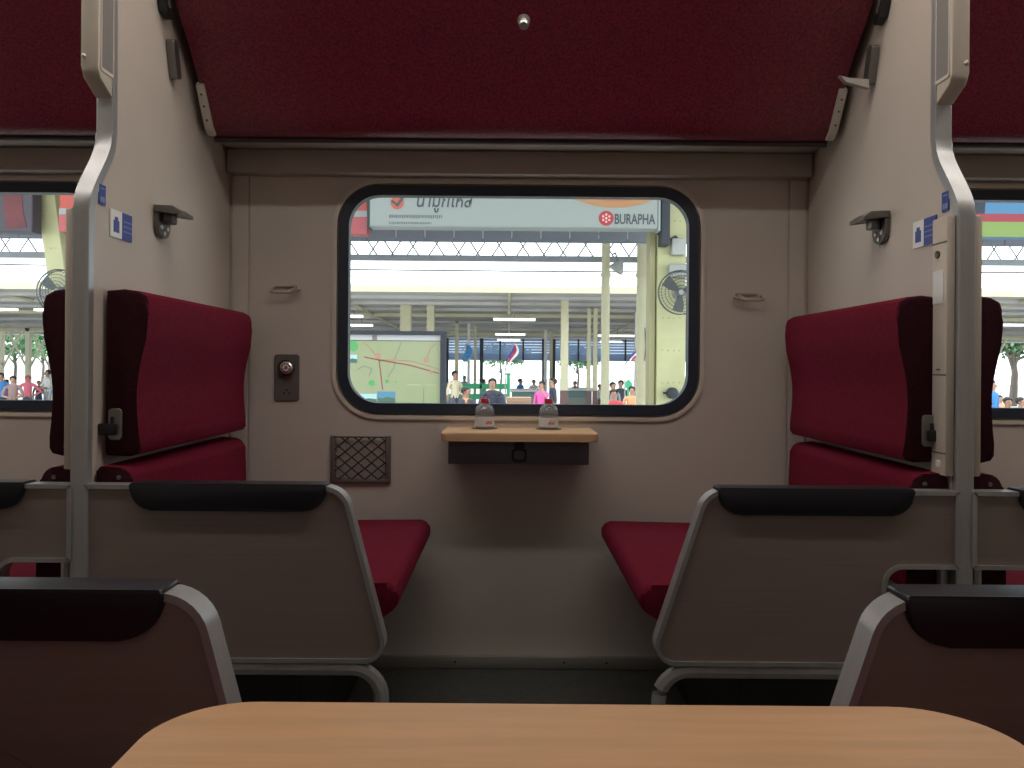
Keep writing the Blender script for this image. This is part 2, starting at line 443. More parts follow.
def sticker(s, y0, y1, z0, z1, big):
    xf = s * 0.960; d = -s
    X = lambda t: xf + d * t
    wh = 'plain' if s < 0 else 'ladder'
    bx = lambda a, b_, *r: (min(X(a), X(b_)), max(X(a), X(b_)), *r)
    if big:
        r = thing('notice_sticker', (xf, (y0 + y1) / 2, z0), 'blue and white luggage notice sticker on the %s partition' % wh, 'sticker')
        ym = y0 + (y1 - y0) * 0.52
        # nearer the aisle on the plain partition is the pictogram
        w0, w1, b0, b1 = (y0, ym, ym, y1) if s < 0 else (ym, y1, y0, ym)
        B().box(*bx(-0.001, 0.0012, w0, w1, z0, z1)).done('white_panel', WHITE, r)
        B().box(*bx(-0.001, 0.0014, b0, b1, z0, z1)).done('blue_panel', BLUE, r)
        cy = (w0 + w1) / 2; cz = (z0 + z1) / 2 - 0.004
        B().box(*bx(0.001, 0.002, cy - 0.013, cy + 0.013, cz - 0.016, cz + 0.012)).box(*bx(0.001, 0.002, cy - 0.007, cy + 0.007, cz + 0.012, cz + 0.020)).done('pictogram', BLUE, r)
        b = B()
        for i in range(3):
            z = z1 - 0.02 - i * 0.012
            for j in range(4):
                q = b0 + 0.008 + j * 0.011; b.box(*bx(0.001, 0.0019, q, q + 0.0075, z - 0.0016, z + 0.0016))
        b.done('print_lines', mat('print_pale_blue', (0.25, 0.32, 0.55), 0.5), r, smooth=False)
    else:
        r = thing('seat_number_sticker', (xf, (y0 + y1) / 2, z0), 'small blue seat number sticker on the %s partition' % wh, 'sticker')
        B().box(*bx(-0.001, 0.0014, y0, y1, z0, z1)).done('blue_panel', BLUE, r)
        b = B(); m = (y0 + y1) / 2
        pm = mat('print_pale_blue', (0.25, 0.32, 0.55), 0.5)
        b.box(*bx(0.001, 0.0019, m - 0.009, m + 0.008, z1 - 0.010, z1 - 0.007)); b.box(*bx(0.001, 0.0019, m - 0.009, m - 0.002, z0 + 0.006, z0 + 0.018)); b.box(*bx(0.001, 0.0019, m + 0.001, m + 0.008, z0 + 0.006, z0 + 0.018))
        b.done('print_lines', pm, r, smooth=False)
for s in (-1, 1):
    sticker(s, 1.835, 1.94, 1.298, 1.362, True)
    sticker(s, 1.784, 1.812, 1.362, 1.407, False)

# ------------------------------------------------------------ seats
def seat(s_in, xp, far, label, group, cut):
    """s_in: +1 seat faces +X from partition face xp; far: beyond the aisle"""
    sy, ya = (1, 1.735) if far else (-1, 0.960)
    F = lambda u, v, z: Vector((xp + s_in * u, ya + sy * v, z))
    UZ = lambda a, b, c: F(a, c, b)           # (u,z) polygon, extrude v
    UV = lambda a, b, c: F(a, b, c)
    ymid = ya + sy * 0.4
    r = thing('train_seat', (xp + s_in * 0.33, ymid, 0), label, 'seat', group)
    u0, u1 = (0.569, 0.674) if s_in > 0 else (0.553, 0.681)
    # end panel
    pts = [(-0.004, 0.345, 0.006), (u1, 0.345, 0.045), (u0, 0.734, 0.06), (-0.004, 0.734, 0.004)]
    if cut:
        pts = [(0.155, 0.345, 0.03), (u1, 0.345, 0.045), (u0, 0.734, 0.06), (-0.004, 0.734, 0.004), (-0.004, 0.562, 0.004), (0.155, 0.562, 0.035)]
    lp = rpoly(pts, 7)
    b = B(); b.prism(offset(lp, 0.008), 0.008, 0.037, UZ, 0.003, 1); pan = b.done('end_panel', PANEL, r)
    b = B(); b.ring(lp, offset(lp, 0.0095), 0.002, 0.042, UZ); b.done('edge_trim', ALU, pan)
    pl = rpoly([(0.098, 0.739, 0.004), (0.098, 0.679, 0.05), (0.529, 0.679, 0.05), (0.529, 0.739, 0.004)], 7)
    b = B(); b.prism(pl, -0.004, 0.047, UZ, 0.004, 2); b.done('arm_pad', PAD, r)
    if cut:
        B().tube([F(0.02, 0.03, 0.0), F(0.02, 0.03, 0.58)], 0.011).done('post', STEEL, r)
    # leg frame
    path = [F(0.02, 0.03, 0.325)]
    for k in range(9):
        a = PI / 2 - k * PI / 16; path.append(F(0.585 + 0.065 * math.cos(a), 0.03, 0.260 + 0.065 * math.sin(a)))
    path.append(F(0.655, 0.03, 0.003))
    b = B(); b.tube(path, 0.017, 8); b.done('leg_frame', ALU, r)
    b = B(); b.box(0.03, 0.46, 0.07, 0.80, 0.002, 0.33, 0.01); b.xf(lambda c: F(c.x, c.y, c.z)); b.done('base_box', BLACK, r)
    b = B(); b.box(0.10, 0.615, 0.062, 0.80, 0.352, 0.390, 0.006); b.xf(lambda c: F(c.x, c.y, c.z)); b.done('seat_pan', GREYP, r)
    # seat cushion
    prof = rpoly([(0.10, 0.40, 0.01), (0.595, 0.392, 0.03), (u1 + 0.012, 0.455, 0.03), (u1, 0.506, 0.025), (0.10, 0.498, 0.01)], 5)
    b = B(); b.prism(prof, 0.064, 0.815, UZ, 0.012, 3); b.done('seat_cushion', VELVET, r)
    # lower back cushion
    prof = rpoly([(0.004, 0.50, 0.01), (0.095, 0.50, 0.02), (0.086, 0.765, 0.03), (0.004, 0.77, 0.01)], 5)
    b = B(); b.prism(prof, 0.040, 0.800, UZ, 0.009, 2)
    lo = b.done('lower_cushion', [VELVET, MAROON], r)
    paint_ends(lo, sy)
    b = B(); b.lathe([(0.005, 0), (0.005, 0.003), (0.002, 0.004)], (0, 0, 0), 10); b.xf(lambda c: F(0.055 + c.x, 0.040 - c.z, 0.745 + c.y)); b.done('pin', DSTEEL, lo)
    # head cushion, waisted profile
    fr = []
    for i in range(13):
        t = i / 12; z = 0.805 + 0.335 * t
        fr.append((0.088 - 0.010 * math.sin(PI * min(1, t / 0.75)) + 0.016 * smooth(max(0, (t - 0.35) / 0.65)), z))
    prof = [(0.006, 0.79), (0.060, 0.788), (0.080, 0.793)] + fr + [(0.098, 1.157), (0.078, 1.168), (0.045, 1.172), (0.006, 1.168)]
    b = B(); b.prism(prof, 0.072, 0.805, UZ, 0.009, 3)
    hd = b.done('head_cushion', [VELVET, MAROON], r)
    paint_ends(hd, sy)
    b = B(); b.prism(rrect(0.016, 0.046, 0.826, 0.898, 0.008, 4), 0.066, 0.073, UZ, 0.001, 1); lt = b.done('latch_plate', mat('latch_grey', (0.24, 0.235, 0.225), 0.4, 0.5), hd)
    b = B(); b.box(-0.002, 0.038, 0.054, 0.067, 0.838, 0.864, 0.003); b.box(0.024, 0.030, 0.060, 0.067, 0.85, 0.88, 0.001)
    b.xf(lambda c: F(c.x, c.y, c.z)); b.done('latch_strap', BLACK, hd)
    return r
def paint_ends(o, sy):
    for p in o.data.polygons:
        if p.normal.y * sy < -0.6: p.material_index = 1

SG = 'seats of the carriage'
seat(1, -0.960, True, 'red seat by the window wall with the net pocket, against the plain partition', SG, False)
seat(-1, 0.960, True, 'red seat beside the ladder cover with round lock, facing the table', SG, True)
seat(-1, -0.960 - PT, True, 'red seat mostly hidden behind the plain partition', SG, True)
seat(1, 0.960 + PT, True, 'red seat mostly hidden behind the ladder partition', SG, True)
seat(1, -0.960, False, 'near seat with black arm pad, across the aisle from the plain partition', SG, False)
seat(-1, 0.960, False, 'near seat with black arm pad, across the aisle from the ladder partition', SG, False)

# ------------------------------------------------------------ folded upper berths
def berth(cx, label, knob):
    r = thing('upper_berth', (cx, 2.2, 1.69), label, 'berth', 'folded upper berths')
    under = [(2.41, 1.690), (2.375, 1.692), (2.352, 1.708), (2.325, 1.745), (2.27, 1.822), (2.20, 1.892), (2.10, 1.978), (2.02, 2.05), (1.955, 2.13), (1.915, 2.22)]
    poly = under + [(1.935, 2.27), (2.48, 2.27), (2.52, 2.0), (2.47, 1.70)]
    b = B(); b.prism(poly, cx - 0.930, cx + 0.930, YZ, 0.006, 2); b.done('berth_shell', BERTH, r)
    b = B(); b.tube([(cx - 0.93, 2.405, 1.686), (cx + 0.93, 2.405, 1.686)], 0.009); b.done('bottom_rail', RAIL, r)
    b = B(); b.prism([(2.268, 1.833), (2.256, 1.846), (2.260, 1.853), (2.273, 1.838)], cx - 0.70, cx + 0.925, YZ); b.done('crease_bead', BERTH, r)
    for s in (-1, 1):
        xa = cx + s * 0.927
        st = [(2.372, 1.686), (2.356, 1.690), (2.344, 1.704), (2.318, 1.741), (2.272, 1.805)]
        st2 = [(y + 0.012, z + 0.012) for y, z in st]
        b = B(); b.prism(st + st2[::-1], xa - 0.012, xa + 0.012, YZ, 0.002, 1); sp = b.done('end_strap', mat('strap_cream', (0.58, 0.55, 0.50), 0.4, 0.2), r)
        for (y, z) in ((2.331, 1.722), (2.308, 1.755), (2.288, 1.783)):
            B().ball((xa, y - 0.0015, z - 0.0015), 0.004, 1).done('rivet', DSTEEL, sp)
    if knob:
        kx, kz = at(521, 20, 2.11)
        b = B(); b.lathe([(0.017, 0), (0.017, -0.006), (0.010, -0.010), (0.010, -0.022), (0.014, -0.028), (0.010, -0.034)], (0, 0, 0), 16)
        M = Matrix.Rotation(-math.radians(43), 4, 'X')
        b.xf(lambda c: (M @ c) + Vector((kx, 2.11, kz))); b.done('release_knob', STEEL, r)
    return r
berth(0, 'dark red folded upper berth above the folding table, with release knob', True)
berth(-PITCH, 'dark red folded upper berth behind the plain partition', False)
berth(PITCH, 'dark red folded upper berth behind the ladder partition', False)

def berth_latch(s):
    xf = s * 0.960; d = -s
    X = lambda t: xf + d * t
    bx = lambda a, b_, *r: (min(X(a), X(b_)), max(X(a), X(b_)), *r)
    r = thing('berth_latch', (xf, 2.13, 1.76), 'dark metal berth latch %s' % ('without a tab, on the plain partition' if s < 0 else 'with a steel tab, on the ladder partition'), 'latch')
    b = B(); b.prism(rpoly([(2.150, 1.775, 0.006), (2.178, 1.785, 0.006), (2.150, 1.880, 0.008), (2.120, 1.875, 0.008)]), X(0.0005), X(0.022), YZ, 0.002, 1); b.done('latch_bar', DSTEEL, r)
    b = B(); b.prism(rpoly([(2.08, 1.93, 0.006), (2.12, 1.915, 0.006), (2.07, 2.02, 0.006), (2.03, 2.03, 0.006)]), X(0.0005), X(0.024), YZ, 0.003, 1); b.done('pivot_arm', BLACK, r)
    b = B(); b.prism(rpoly([(2.085, 1.945, 0.004), (2.10, 1.935, 0.004), (2.07, 2.00, 0.004), (2.055, 2.0, 0.004)]), X(0.004), X(0.027), YZ, 0.002, 1); b.done('pivot_cover', STEEL, r)
    if s > 0:
        b = B(); b.prism([(X(0.018), 1.765), (X(0.018), 1.790), (X(0.075), 1.792), (X(0.098), 1.800), (X(0.08), 1.780)], 2.145, 2.162, XZ, 0.001, 1); b.done('tab', STEEL, r)
berth_latch(-1); berth_latch(1)

# ------------------------------------------------------------ ceiling lamps (real strips over the aisle)
for i, (x, y) in enumerate([(k * 1.957, yy) for yy in (1.82, 1.36) for k in (-1, 0, 1)]):
    r = thing('ceiling_lamp', (x, y, 2.33), 'white ceiling strip lamp ' + ('beyond the plain partition', 'beside the folding table bay', 'beyond the ladder partition')[i % 3] + (' by the folded berths' if i < 3 else ' over the aisle centre'), 'lamp', 'aisle ceiling lamps')
    B().box(x - 0.9, x + 0.9, y - 0.06, y + 0.06, 2.345, 2.36, 0.003).done('housing', CREAM, r)
    hw = 0.042 if i < 3 else 0.036
    B().box(x - 0.88, x + 0.88, y - hw, y + hw, 2.325, 2.3445, 0.006).done('diffuser', LAMPM, r)

# ------------------------------------------------------------ folding table, bottles
TZ = 0.801
t = thing('folding_table', (0.004, 2.5, 0.69), 'small beech topped folding table fixed to the wall below the window', 'table')
lp = rpoly([(-0.234, FARY - 0.001, 0), (-0.234, 2.38, 0.02), (0.242, 2.38, 0.02), (0.242, FARY - 0.001, 0)], 5)
top = B().prism(lp, TZ - 0.026, TZ, XY, 0.004, 2).done('table_top', BEECH, t)
lp2 = rpoly([(-0.2345, FARY - 0.004, 0), (-0.2345, 2.3795, 0.02), (0.2425, 2.3795, 0.02), (0.2425, FARY - 0.004, 0)], 5)
B().prism(lp2, TZ - 0.021, TZ - 0.005, XY).done('edge_band', BEECHE, top)
BY = 2.455
B().box(-0.217, 0.221, BY, BY + 0.012, 0.697, TZ - 0.027, 0.003).box(-0.217, -0.207, BY + 0.008, FARY - 0.001, 0.697, TZ - 0.027, 0.002).box(0.211, 0.221, BY + 0.008, FARY - 0.001, 0.697, TZ - 0.027, 0.002).done('bracket', BLUEG, t)
b = B(); b.lathe([(0.016, BY - 0.0005), (0.016, BY - 0.010), (0.010, BY - 0.014)], (0.004, 0, 0.758), 16, 'y'); b.done('knob', BLACK, t)
b = B(); b.ring(rrect(-0.019, 0.027, 0.705, 0.748, 0.012, 5), rrect(-0.012, 0.020, 0.712, 0.741, 0.008, 5), BY - 0.010, BY - 0.0005, XZ); b.done('latch_ring', BLACK, t)
BX = [at(485, 427, 2.55)[0], at(549, 427, 2.55)[0]]
for x in BX:
    b = B(); b.lathe([(0.042, TZ + 0.0001), (0.042, TZ + 0.0012), (0.036, TZ + 0.0016)], (x, 2.55, 0), 28); b.done('cup_ring', RINGM, t)
for i, x in enumerate(BX):
    z0 = TZ + 0.0017
    r = thing('water_bottle', (x, 2.55, z0), 'small clear red capped water bottle on the folding table, %s' % ('nearer the net pocket' if i == 0 else 'farther from the net pocket'), 'bottle', 'water bottles on the folding table')
    prof = [(0.020, 0.001), (0.027, 0.0), (0.0305, 0.004), (0.031, 0.012), (0.0295, 0.018), (0.031, 0.024), (0.031, 0.043), (0.0305, 0.047), (0.0315, 0.052), (0.030, 0.060), (0.025, 0.069), (0.018, 0.075), (0.0135, 0.079), (0.0135, 0.083)]
    B().lathe(prof, (x, 2.55, z0), 28).done('bottle_body', PET, r)
    wl = [(0.015, 0.0025), (0.026, 0.002), (0.029, 0.006), (0.0290, 0.045), (0.0295, 0.052), (0.0255, 0.064), (0.022, 0.069)]
    B().lathe(wl, (x, 2.55, z0), 28).done('water', glass_mat('water%d' % i, (0.97, 0.98, 0.98), 1.33), r)
    B().lathe([(0.0135, 0.0795), (0.0150, 0.081), (0.0150, 0.093), (0.0135, 0.096)], (x, 2.55, z0), 24).done('cap', DRED, r)
    # label band
    b = B(); n = 28
    for k in range(n):
        a0, a1 = 2 * PI * k / n, 2 * PI * (k + 1) / n
        q = [(0.0316, 0.007), (0.0316, 0.036)]
        P = lambda a, rr, h: (x + rr * math.cos(a), 2.55 + rr * math.sin(a), z0 + h)
        b.face([P(a0, *q[0]), P(a1, *q[0]), P(a1, *q[1]), P(a0, *q[1])])
    lb = b.done('label', LABELM, r)
    b = B()
    for k in range(6):
        a = -PI / 2 + 0.15 + k * 0.12 - 0.25 * i; aa = a + 0.085
        P = lambda a, h: (x + 0.0319 * math.cos(a), 2.55 + 0.0319 * math.sin(a), z0 + h)
        h1 = 0.018 + 0.005 * ((k * 7) % 3) / 2
        b.face([P(a, 0.014), P(aa, 0.014), P(aa, h1 + 0.003), P(a, h1 + 0.003)])
    b.done('label_print', mat('print_red', (0.45, 0.05, 0.08), 0.5), lb)

# near table
tn = thing('near_table', (0.007, 0.16, 0), 'large beech table with rounded corners between the near seats', 'table')
lp = rpoly([(-0.230, NEARY + 0.002, 0), (0.247, NEARY + 0.002, 0), (0.247, 0.474, 0.05), (-0.230, 0.474, 0.05)], 12)
rot = lambda c: c
b = B(); b.prism(lp, 0.768, 0.798, XY, 0.006, 3); b.xf(rot); b.done('table_top', BEECH, tn)
lp = rpoly([(-0.2305, NEARY + 0.004, 0), (0.2475, NEARY + 0.004, 0), (0.2475, 0.4745, 0.0505), (-0.2305, 0.4745, 0.0505)], 12)
b = B(); b.prism(lp, 0.775, 0.791, XY); b.xf(rot); b.done('edge_band', BEECHE, tn)
B().tube([(0.007, 0.2, 0.0), (0.007, 0.2, 0.768)], 0.022, 14).done('leg', STEEL, tn)
B().box(-0.2, 0.21, NEARY + 0.001, NEARY + 0.02, 0.69, 0.767).done('bracket', BLUEG, tn)

# ------------------------------------------------------------ wall fittings
def W(px, py): return at(px, py, 2.622)
x0, z1 = W(274, 356); x1, z0 = W(299, 402.5)
r = thing('socket_panel', ((x0 + x1) / 2, FARY, z0), 'grey wall panel with round reading light and power socket', 'socket')
b = B(); b.prism(rrect(x0, x1, z0, z1, 0.010, 4), FARY - 0.007, FARY + 0.001, XZ, 0.002, 1); b.done('plate', GREYP, r)
cx, cz = W(286.5, 369.5)
b = B(); b.lathe([(0.0265, FARY - 0.006), (0.0265, FARY - 0.016), (0.022, FARY - 0.02)], (cx, 0, cz), 24, 'y'); b.done('lamp_ring', BLACK, r)
b = B(); b.lathe([(0.0215, FARY - 0.019), (0.021, FARY - 0.027), (0.016, FARY - 0.031)], (cx + 0.004, 0, cz), 24, 'y'); kb = b.done('lamp_head', mat('chrome', (0.75, 0.74, 0.72), 0.22, 0.8), r)
for k in range(8):
    a = k * PI / 4
    B().ball((cx + 0.004 + 0.009 * math.cos(a), FARY - 0.032, cz + 0.009 * math.sin(a)), 0.0026, 1).done('lens', WHITE, kb)
sx, sz = W(287, 394)
for dx, dz in ((-0.009, 0), (0.009, 0), (0, 0.011)):
    B().lathe([(0.0035, FARY - 0.0085), (0.0035, FARY - 0.006)], (sx + dx, 0, sz + dz - 0.004), 10, 'y').done('socket_hole', BLACK, r)

x0, z1 = W(331, 437); x1, z0 = W(391.5, 484)
r = thing('net_pocket', ((x0 + x1) / 2, FARY, z0), 'grey framed elastic net pocket on the wall below the window', 'pocket')
# U shaped frame
fw = 0.019
b = B(); b.box(x0, x0 + fw, FARY - 0.012, FARY + 0.0005, z0, z1, 0.004); b.box(x1 - fw, x1, FARY - 0.012, FARY + 0.0005, z0, z1, 0.004); b.box(x0 + 0.004, x1 - 0.004, FARY - 0.0125, FARY + 0.0005, z0 - 0.001, z0 + fw * 0.8, 0.004)
b.done('frame', GREYP, r)
b = B(); b.tube([(x0 + 0.012, FARY - 0.011, z1 - 0.004), (x1 - 0.012, FARY - 0.011, z1 - 0.004)], 0.0028, 6); b.done('top_cord', BLACK, r)
xa, xb, za, zb = x0 + fw * 0.8, x1 - fw * 0.8, z0 + fw * 0.6, z1 - 0.004
b = B(); step = (xb - xa) / 4
def clipseg(p, q):
    t0, t1 = 0, 1; d = (q[0] - p[0], q[1] - p[1])
    for i, lo, hi in ((0, xa, xb), (1, za, zb)):
        if abs(d[i]) < 1e-9: continue
        a, c = (lo - p[i]) / d[i], (hi - p[i]) / d[i]
        t0 = max(t0, min(a, c)); t1 = min(t1, max(a, c))
    return None if t1 - t0 < 0.03 else [(p[0] + d[0] * k, p[1] + d[1] * k) for k in (t0, t1)]
h_ = zb - za
for k in range(-6, 14):
    for sg in (-1, 1):
        xs = xa + 0.012 + k * 0.044
        c = clipseg((xs, za), (xs + sg * h_ * 1.2, zb))
        if c: b.tube([(c[0][0], FARY - 0.0105 - sg * 0.001, c[0][1]), (c[1][0], FARY - 0.0105 - sg * 0.001, c[1][1])], 0.0027, 5)
b.done('net', mat('net_cord', (0.035, 0.03, 0.027), 0.8), r)

for px, flip, lab in ((286, 1, 'slim beige coat hook on the wall above the socket panel'), (747, -1, 'slim beige coat hook on the wall beside the ladder partition')):
    x, z = W(px, 291 if flip > 0 else 295)
    r = thing('coat_hook', (x, FARY, z), lab, 'hook')
    HM = mat('hook_beige', (0.40, 0.34, 0.28), 0.4)
    b = B(); b.box(x - 0.040, x + 0.034, FARY - 0.008, FARY + 0.0005, z + 0.006, z + 0.014, 0.002, 1); b.done('rail', HM, r)
    b = B(); b.tube([(x - 0.044 * flip, FARY - 0.006, z + 0.004), (x - 0.046 * flip, FARY - 0.03, z - 0.010), (x - 0.03 * flip, FARY - 0.034, z - 0.013), (x + 0.02 * flip, FARY - 0.034, z - 0.013), (x + 0.034 * flip, FARY - 0.026, z - 0.006), (x + 0.046 * flip, FARY - 0.008, z - 0.002)], 0.0042, 7); b.done('bar', HM, r)
    b = B(); b.tube([(x + 0.012 * flip, FARY - 0.034, z - 0.012), (x + 0.03 * flip, FARY - 0.006, z + 0.006)], 0.005, 7); b.done('arm', HM, r)

# ============================================================ STATION OUTSIDE
GZ = -0.95
g = B().box(-70, 70, 3.4, 130, GZ - 0.3, GZ).done('platform_ground', CONC)
tag(g, 'pale concrete station ground outside the carriage', 'platform', kind='structure')

def text_mesh(body, h, w, x, y, z, m, parent, name, bold=0.0, italic=0.0):
    cu = bpy.data.curves.new('t', 'FONT'); cu.body = body; cu.size = 1.0; cu.offset = bold; cu.extrude = 0.004; cu.shear = italic; cu.resolution_u = 3
    ob = bpy.data.objects.new('t', cu); COL.objects.link(ob)
    bpy.context.view_layer.update()
    dg = bpy.context.evaluated_depsgraph_get()
    me = bpy.data.meshes.new_from_object(ob.evaluated_get(dg))
    bpy.data.objects.remove(ob)
    xs = [v.co.x for v in me.vertices]; ys = [v.co.y for v in me.vertices]
    if not xs: return None
    X0, X1, Y0 = min(xs), max(xs), 0.0
    sx = w / (X1 - X0); o0 = ORG[parent]
    for v in me.vertices:
        c = v.co.copy(); v.co = Vector((x + (c.x - X0) * sx, y - c.z, z + c.y * h)) - o0
    bm = bmesh.new(); bm.from_mesh(me); bmesh.ops.recalc_face_normals(bm, faces=bm.faces); bm.to_mesh(me); bm.free()
    return link(name, me, m, parent, o0, smooth=False)

# ---- near canopy: roof, fascia panels, signs
o = B().box(-16, 16, 4.6, 10.6, 3.75, 3.83).done('canopy_roof', ROOFM)
tag(o, 'grey sheet roof of the platform canopy beside the train', 'roof', kind='structure')
r = thing('canopy_fascia', (0, 9.0, 2.4), 'blue grey metal fascia hung below the near canopy', 'fascia', kind='structure')
fz0, fz1 = at(0, 241, 9)[1], 3.74
fb = B().box(-0.160, 0.160, -0.012, 0.012, 0, fz1 - fz0, 0.004, 1); fm = fb.done('panel', FASC, r, smooth=False).data
bpy.data.objects.remove([c for c in r.children][0])
for i in range(-23, 23):
    c = bpy.data.objects.new('panel', fm); COL.objects.link(c); c.parent = r; c.location = Vector((0.165 + i * 0.33, 9.0, fz0)); 
    ORG[c] = Vector((0, 0, 0))
# panel mesh verts were stored relative to the fascia origin
for v in fm.vertices: v.co += Vector((0, 9.0, 2.4))
for c in r.children: c.location = c.location - Vector((0, 9.0, 2.4))
B().box(-7.6, 7.6, 9.0, 9.06, fz0 - 0.01, fz0 + 0.03).done('bottom_rail', TRUSS, r)

def frame_sign(name, x0, x1, z0, z1, y, face, label, cat='sign'):
    r = thing(name, ((x0 + x1) / 2, y, z0), label, cat)
    B().box(x0, x1, y, y + 0.16, z0, z1, 0.006, 1).done('sign_box', face, r, smooth=False)
    for q in (0.2, 0.8): B().box(x0 + (x1 - x0) * q - 0.02, x0 + (x1 - x0) * q + 0.02, y + 0.06, y + 0.10, z1, 3.75).done('hanger', TRUSS, r)
    return r
# white medicine-style billboard
SY = 7.6
x0, z0 = at(368, 227.5, SY); x1, _ = at(657, 230, SY); z1 = 3.25
r = frame_sign('billboard', x0, x1, z0, z1, SY, SIGNW, 'long white billboard with a red tick, dark lettering and an orange disc')
for n, (a, b_, c, d) in enumerate(((x0 - 0.02, x0, z0 - 0.02, z1 + 0.02), (x1, x1 + 0.02, z0 - 0.02, z1 + 0.02), (x0, x1, z0 - 0.004, z0))):
    B().box(a, b_, SY - 0.01, SY + 0.17, c, d).done('frame_bar', NAVY if n == 0 else SIGNW, r)
S = lambda px, py: at(px, py, SY)
# orange disc segment (lower edge of a big disc cropped by the top of the sign)
cx, czb = S(613, 207); R = 98 * SY / FPX; cz = czb + R
seg = []
for k in range(41):
    a = PI + PI * k / 40
    x = min(cx + R * math.cos(a), x1 - 0.005); z = min(cz + R * math.sin(a), z1 - 0.01)
    seg.append((x, z))
b = B(); b.prism(seg, SY - 0.004, SY + 0.001, XZ); b.done('orange_disc', mat('disc_orange', (0.38, 0.19, 0.08), 0.5), r, smooth=False)
b = B(); b.prism([(x, z + 0.06) for x, z in seg if z + 0.06 < z1], SY - 0.006, SY - 0.003, XZ); b.done('disc_inner', mat('disc_pink', (0.36, 0.14, 0.08), 0.5), r, smooth=False)
# tick mark
cx, cz = S(396, 203.5)
b = B(); q = [(cx + 0.064 * math.cos(a), cz + 0.064 * math.sin(a)) for a in [2 * PI * k / 28 for k in range(28)]]
b.prism(q, SY - 0.005, SY + 0.001, XZ); b.done('tick_disc', mat('tick_red', (0.45, 0.10, 0.06), 0.5), r, smooth=False)
p = [S(389, 202), S(391.5, 201), S(395.5, 204.5), S(401, 197), S(404.5, 196.5), S(396.5, 208)]
b = B(); b.prism([tuple(v) for v in p], SY - 0.008, SY - 0.004, XZ); b.done('tick', INK, r, smooth=False)
x, z = S(415.5, 207.5); w = (471 - 415.5) * SY / FPX
text_mesh('น้ำมูกไหล', 0.205, w, x, SY, z, INK, r, 'headline', 0.010, 0.2)
x, z = S(611 + 2.5, 223); w = (654.5 - 614) * SY / FPX
text_mesh('BURAPHA', 0.138, w, x, SY, z, INK, r, 'brand_name', 0.018)
b = B(); rnd = random.Random(3)
for (py, xa, xb, hh) in ((217.5, 388, 440, 0.034), (224, 388, 430, 0.022)):
    px = xa
    while px < xb:
        wpx = rnd.uniform(1.0, 2.2); xx, zz = S(px, py)
        k = rnd.uniform(0.5, 1)
        b.box(xx, xx + wpx * SY / FPX * 0.55, SY - 0.003, SY + 0.001, zz - hh * k / 2, zz + hh / 2)
        px += wpx
b.done('small_print', INKL, r, smooth=False)['kind'] = 'stuff'
cx, cz = S(605, 217.5); RR = 0.072
b = B(); b.prism([(cx + RR * math.cos(2 * PI * k / 28), cz + RR * math.sin(2 * PI * k / 28)) for k in range(28)], SY - 0.004, SY + 0.001, XZ); b.done('emblem_disc', mat('emblem_red', (0.34, 0.03, 0.04), 0.5), r, smooth=False)
b = B()
for k in range(6):
    a = PI / 6 + k * PI / 3; qx, qz = cx + 0.034 * math.cos(a), cz + 0.034 * math.sin(a)
    b.prism([(qx + 0.013 * math.cos(a + j * PI / 2), qz + 0.013 * math.sin(a + j * PI / 2)) for j in range(4)], SY - 0.007, SY - 0.003, XZ)
b.prism([(cx + 0.012 * math.cos(2 * PI * k / 10), cz + 0.012 * math.sin(2 * PI * k / 10)) for k in range(10)], SY - 0.007, SY - 0.003, XZ)
b.done('emblem_star', mat('emblem_pale', (0.75, 0.45, 0.42), 0.5), r, smooth=False)

# red sign with white stripe
Y2 = 7.75
x0, z0 = at(58, 235, Y2); x1, _ = at(366, 235, Y2)
r = frame_sign('red_signboard', x0, x1, z0, 3.25, Y2, SRED, 'orange red signboard with one white stripe beside the white billboard')
za, zb = at(0, 218, Y2)[1], at(0, 212, Y2)[1]
B().box(x0, x1, Y2 - 0.004, Y2, za, zb).done('stripe', SIGNW, r)
B().box(x0, x1, Y2 - 0.003, Y2, z0, za).done('lower_field', mat('sign_rose', (0.38, 0.08, 0.09), 0.5), r)
# dark poster far left
x0, z0 = at(-150, 236, Y2); x1, _ = at(31, 236, Y2)
r = frame_sign('dark_signboard', x0, x1, z0, 3.2, Y2, mat('sign_plum', (0.05, 0.04, 0.055), 0.5), 'dark plum signboard with a red picture beside the leaning column')
a0, a1 = at(4, 233, Y2); c0, c1 = at(30, 200, Y2)
b = B(); b.prism([at(6, 233, Y2), at(26, 231, Y2), at(22, 216, Y2), at(20, 190, Y2), at(2, 190, Y2), at(3, 215, Y2)], Y2 - 0.004, Y2, XZ); b.done('picture', SDRED, r, smooth=False)
# striped sign right
x0, z0 = at(974, 233, Y2); x1 = x0 + 3.2
r = frame_sign('striped_signboard', x0, x1, z0, 3.25, Y2, mat('sign_sky', (0.06, 0.19, 0.34), 0.5), 'signboard with horizontal blue, red and lime green stripes')
zg, zr = at(0, 218, Y2)[1], at(0, 210, Y2)[1]
B().box(x0, x1, Y2 - 0.004, Y2, z0, zg).done('green_stripe', SGREEN, r)
B().box(x0, x1, Y2 - 0.004, Y2, zg, zr).done('red_stripe', mat('stripe_red', (0.30, 0.03, 0.05), 0.5), r)
b = B(); b.prism([(x0 - 0.001, zr), (x0 + 0.09, zr), (x0 + 0.14, 3.24), (x0 - 0.001, 3.24)], Y2 - 0.004, Y2, XZ); b.done('end_wedge', NAVY, r)

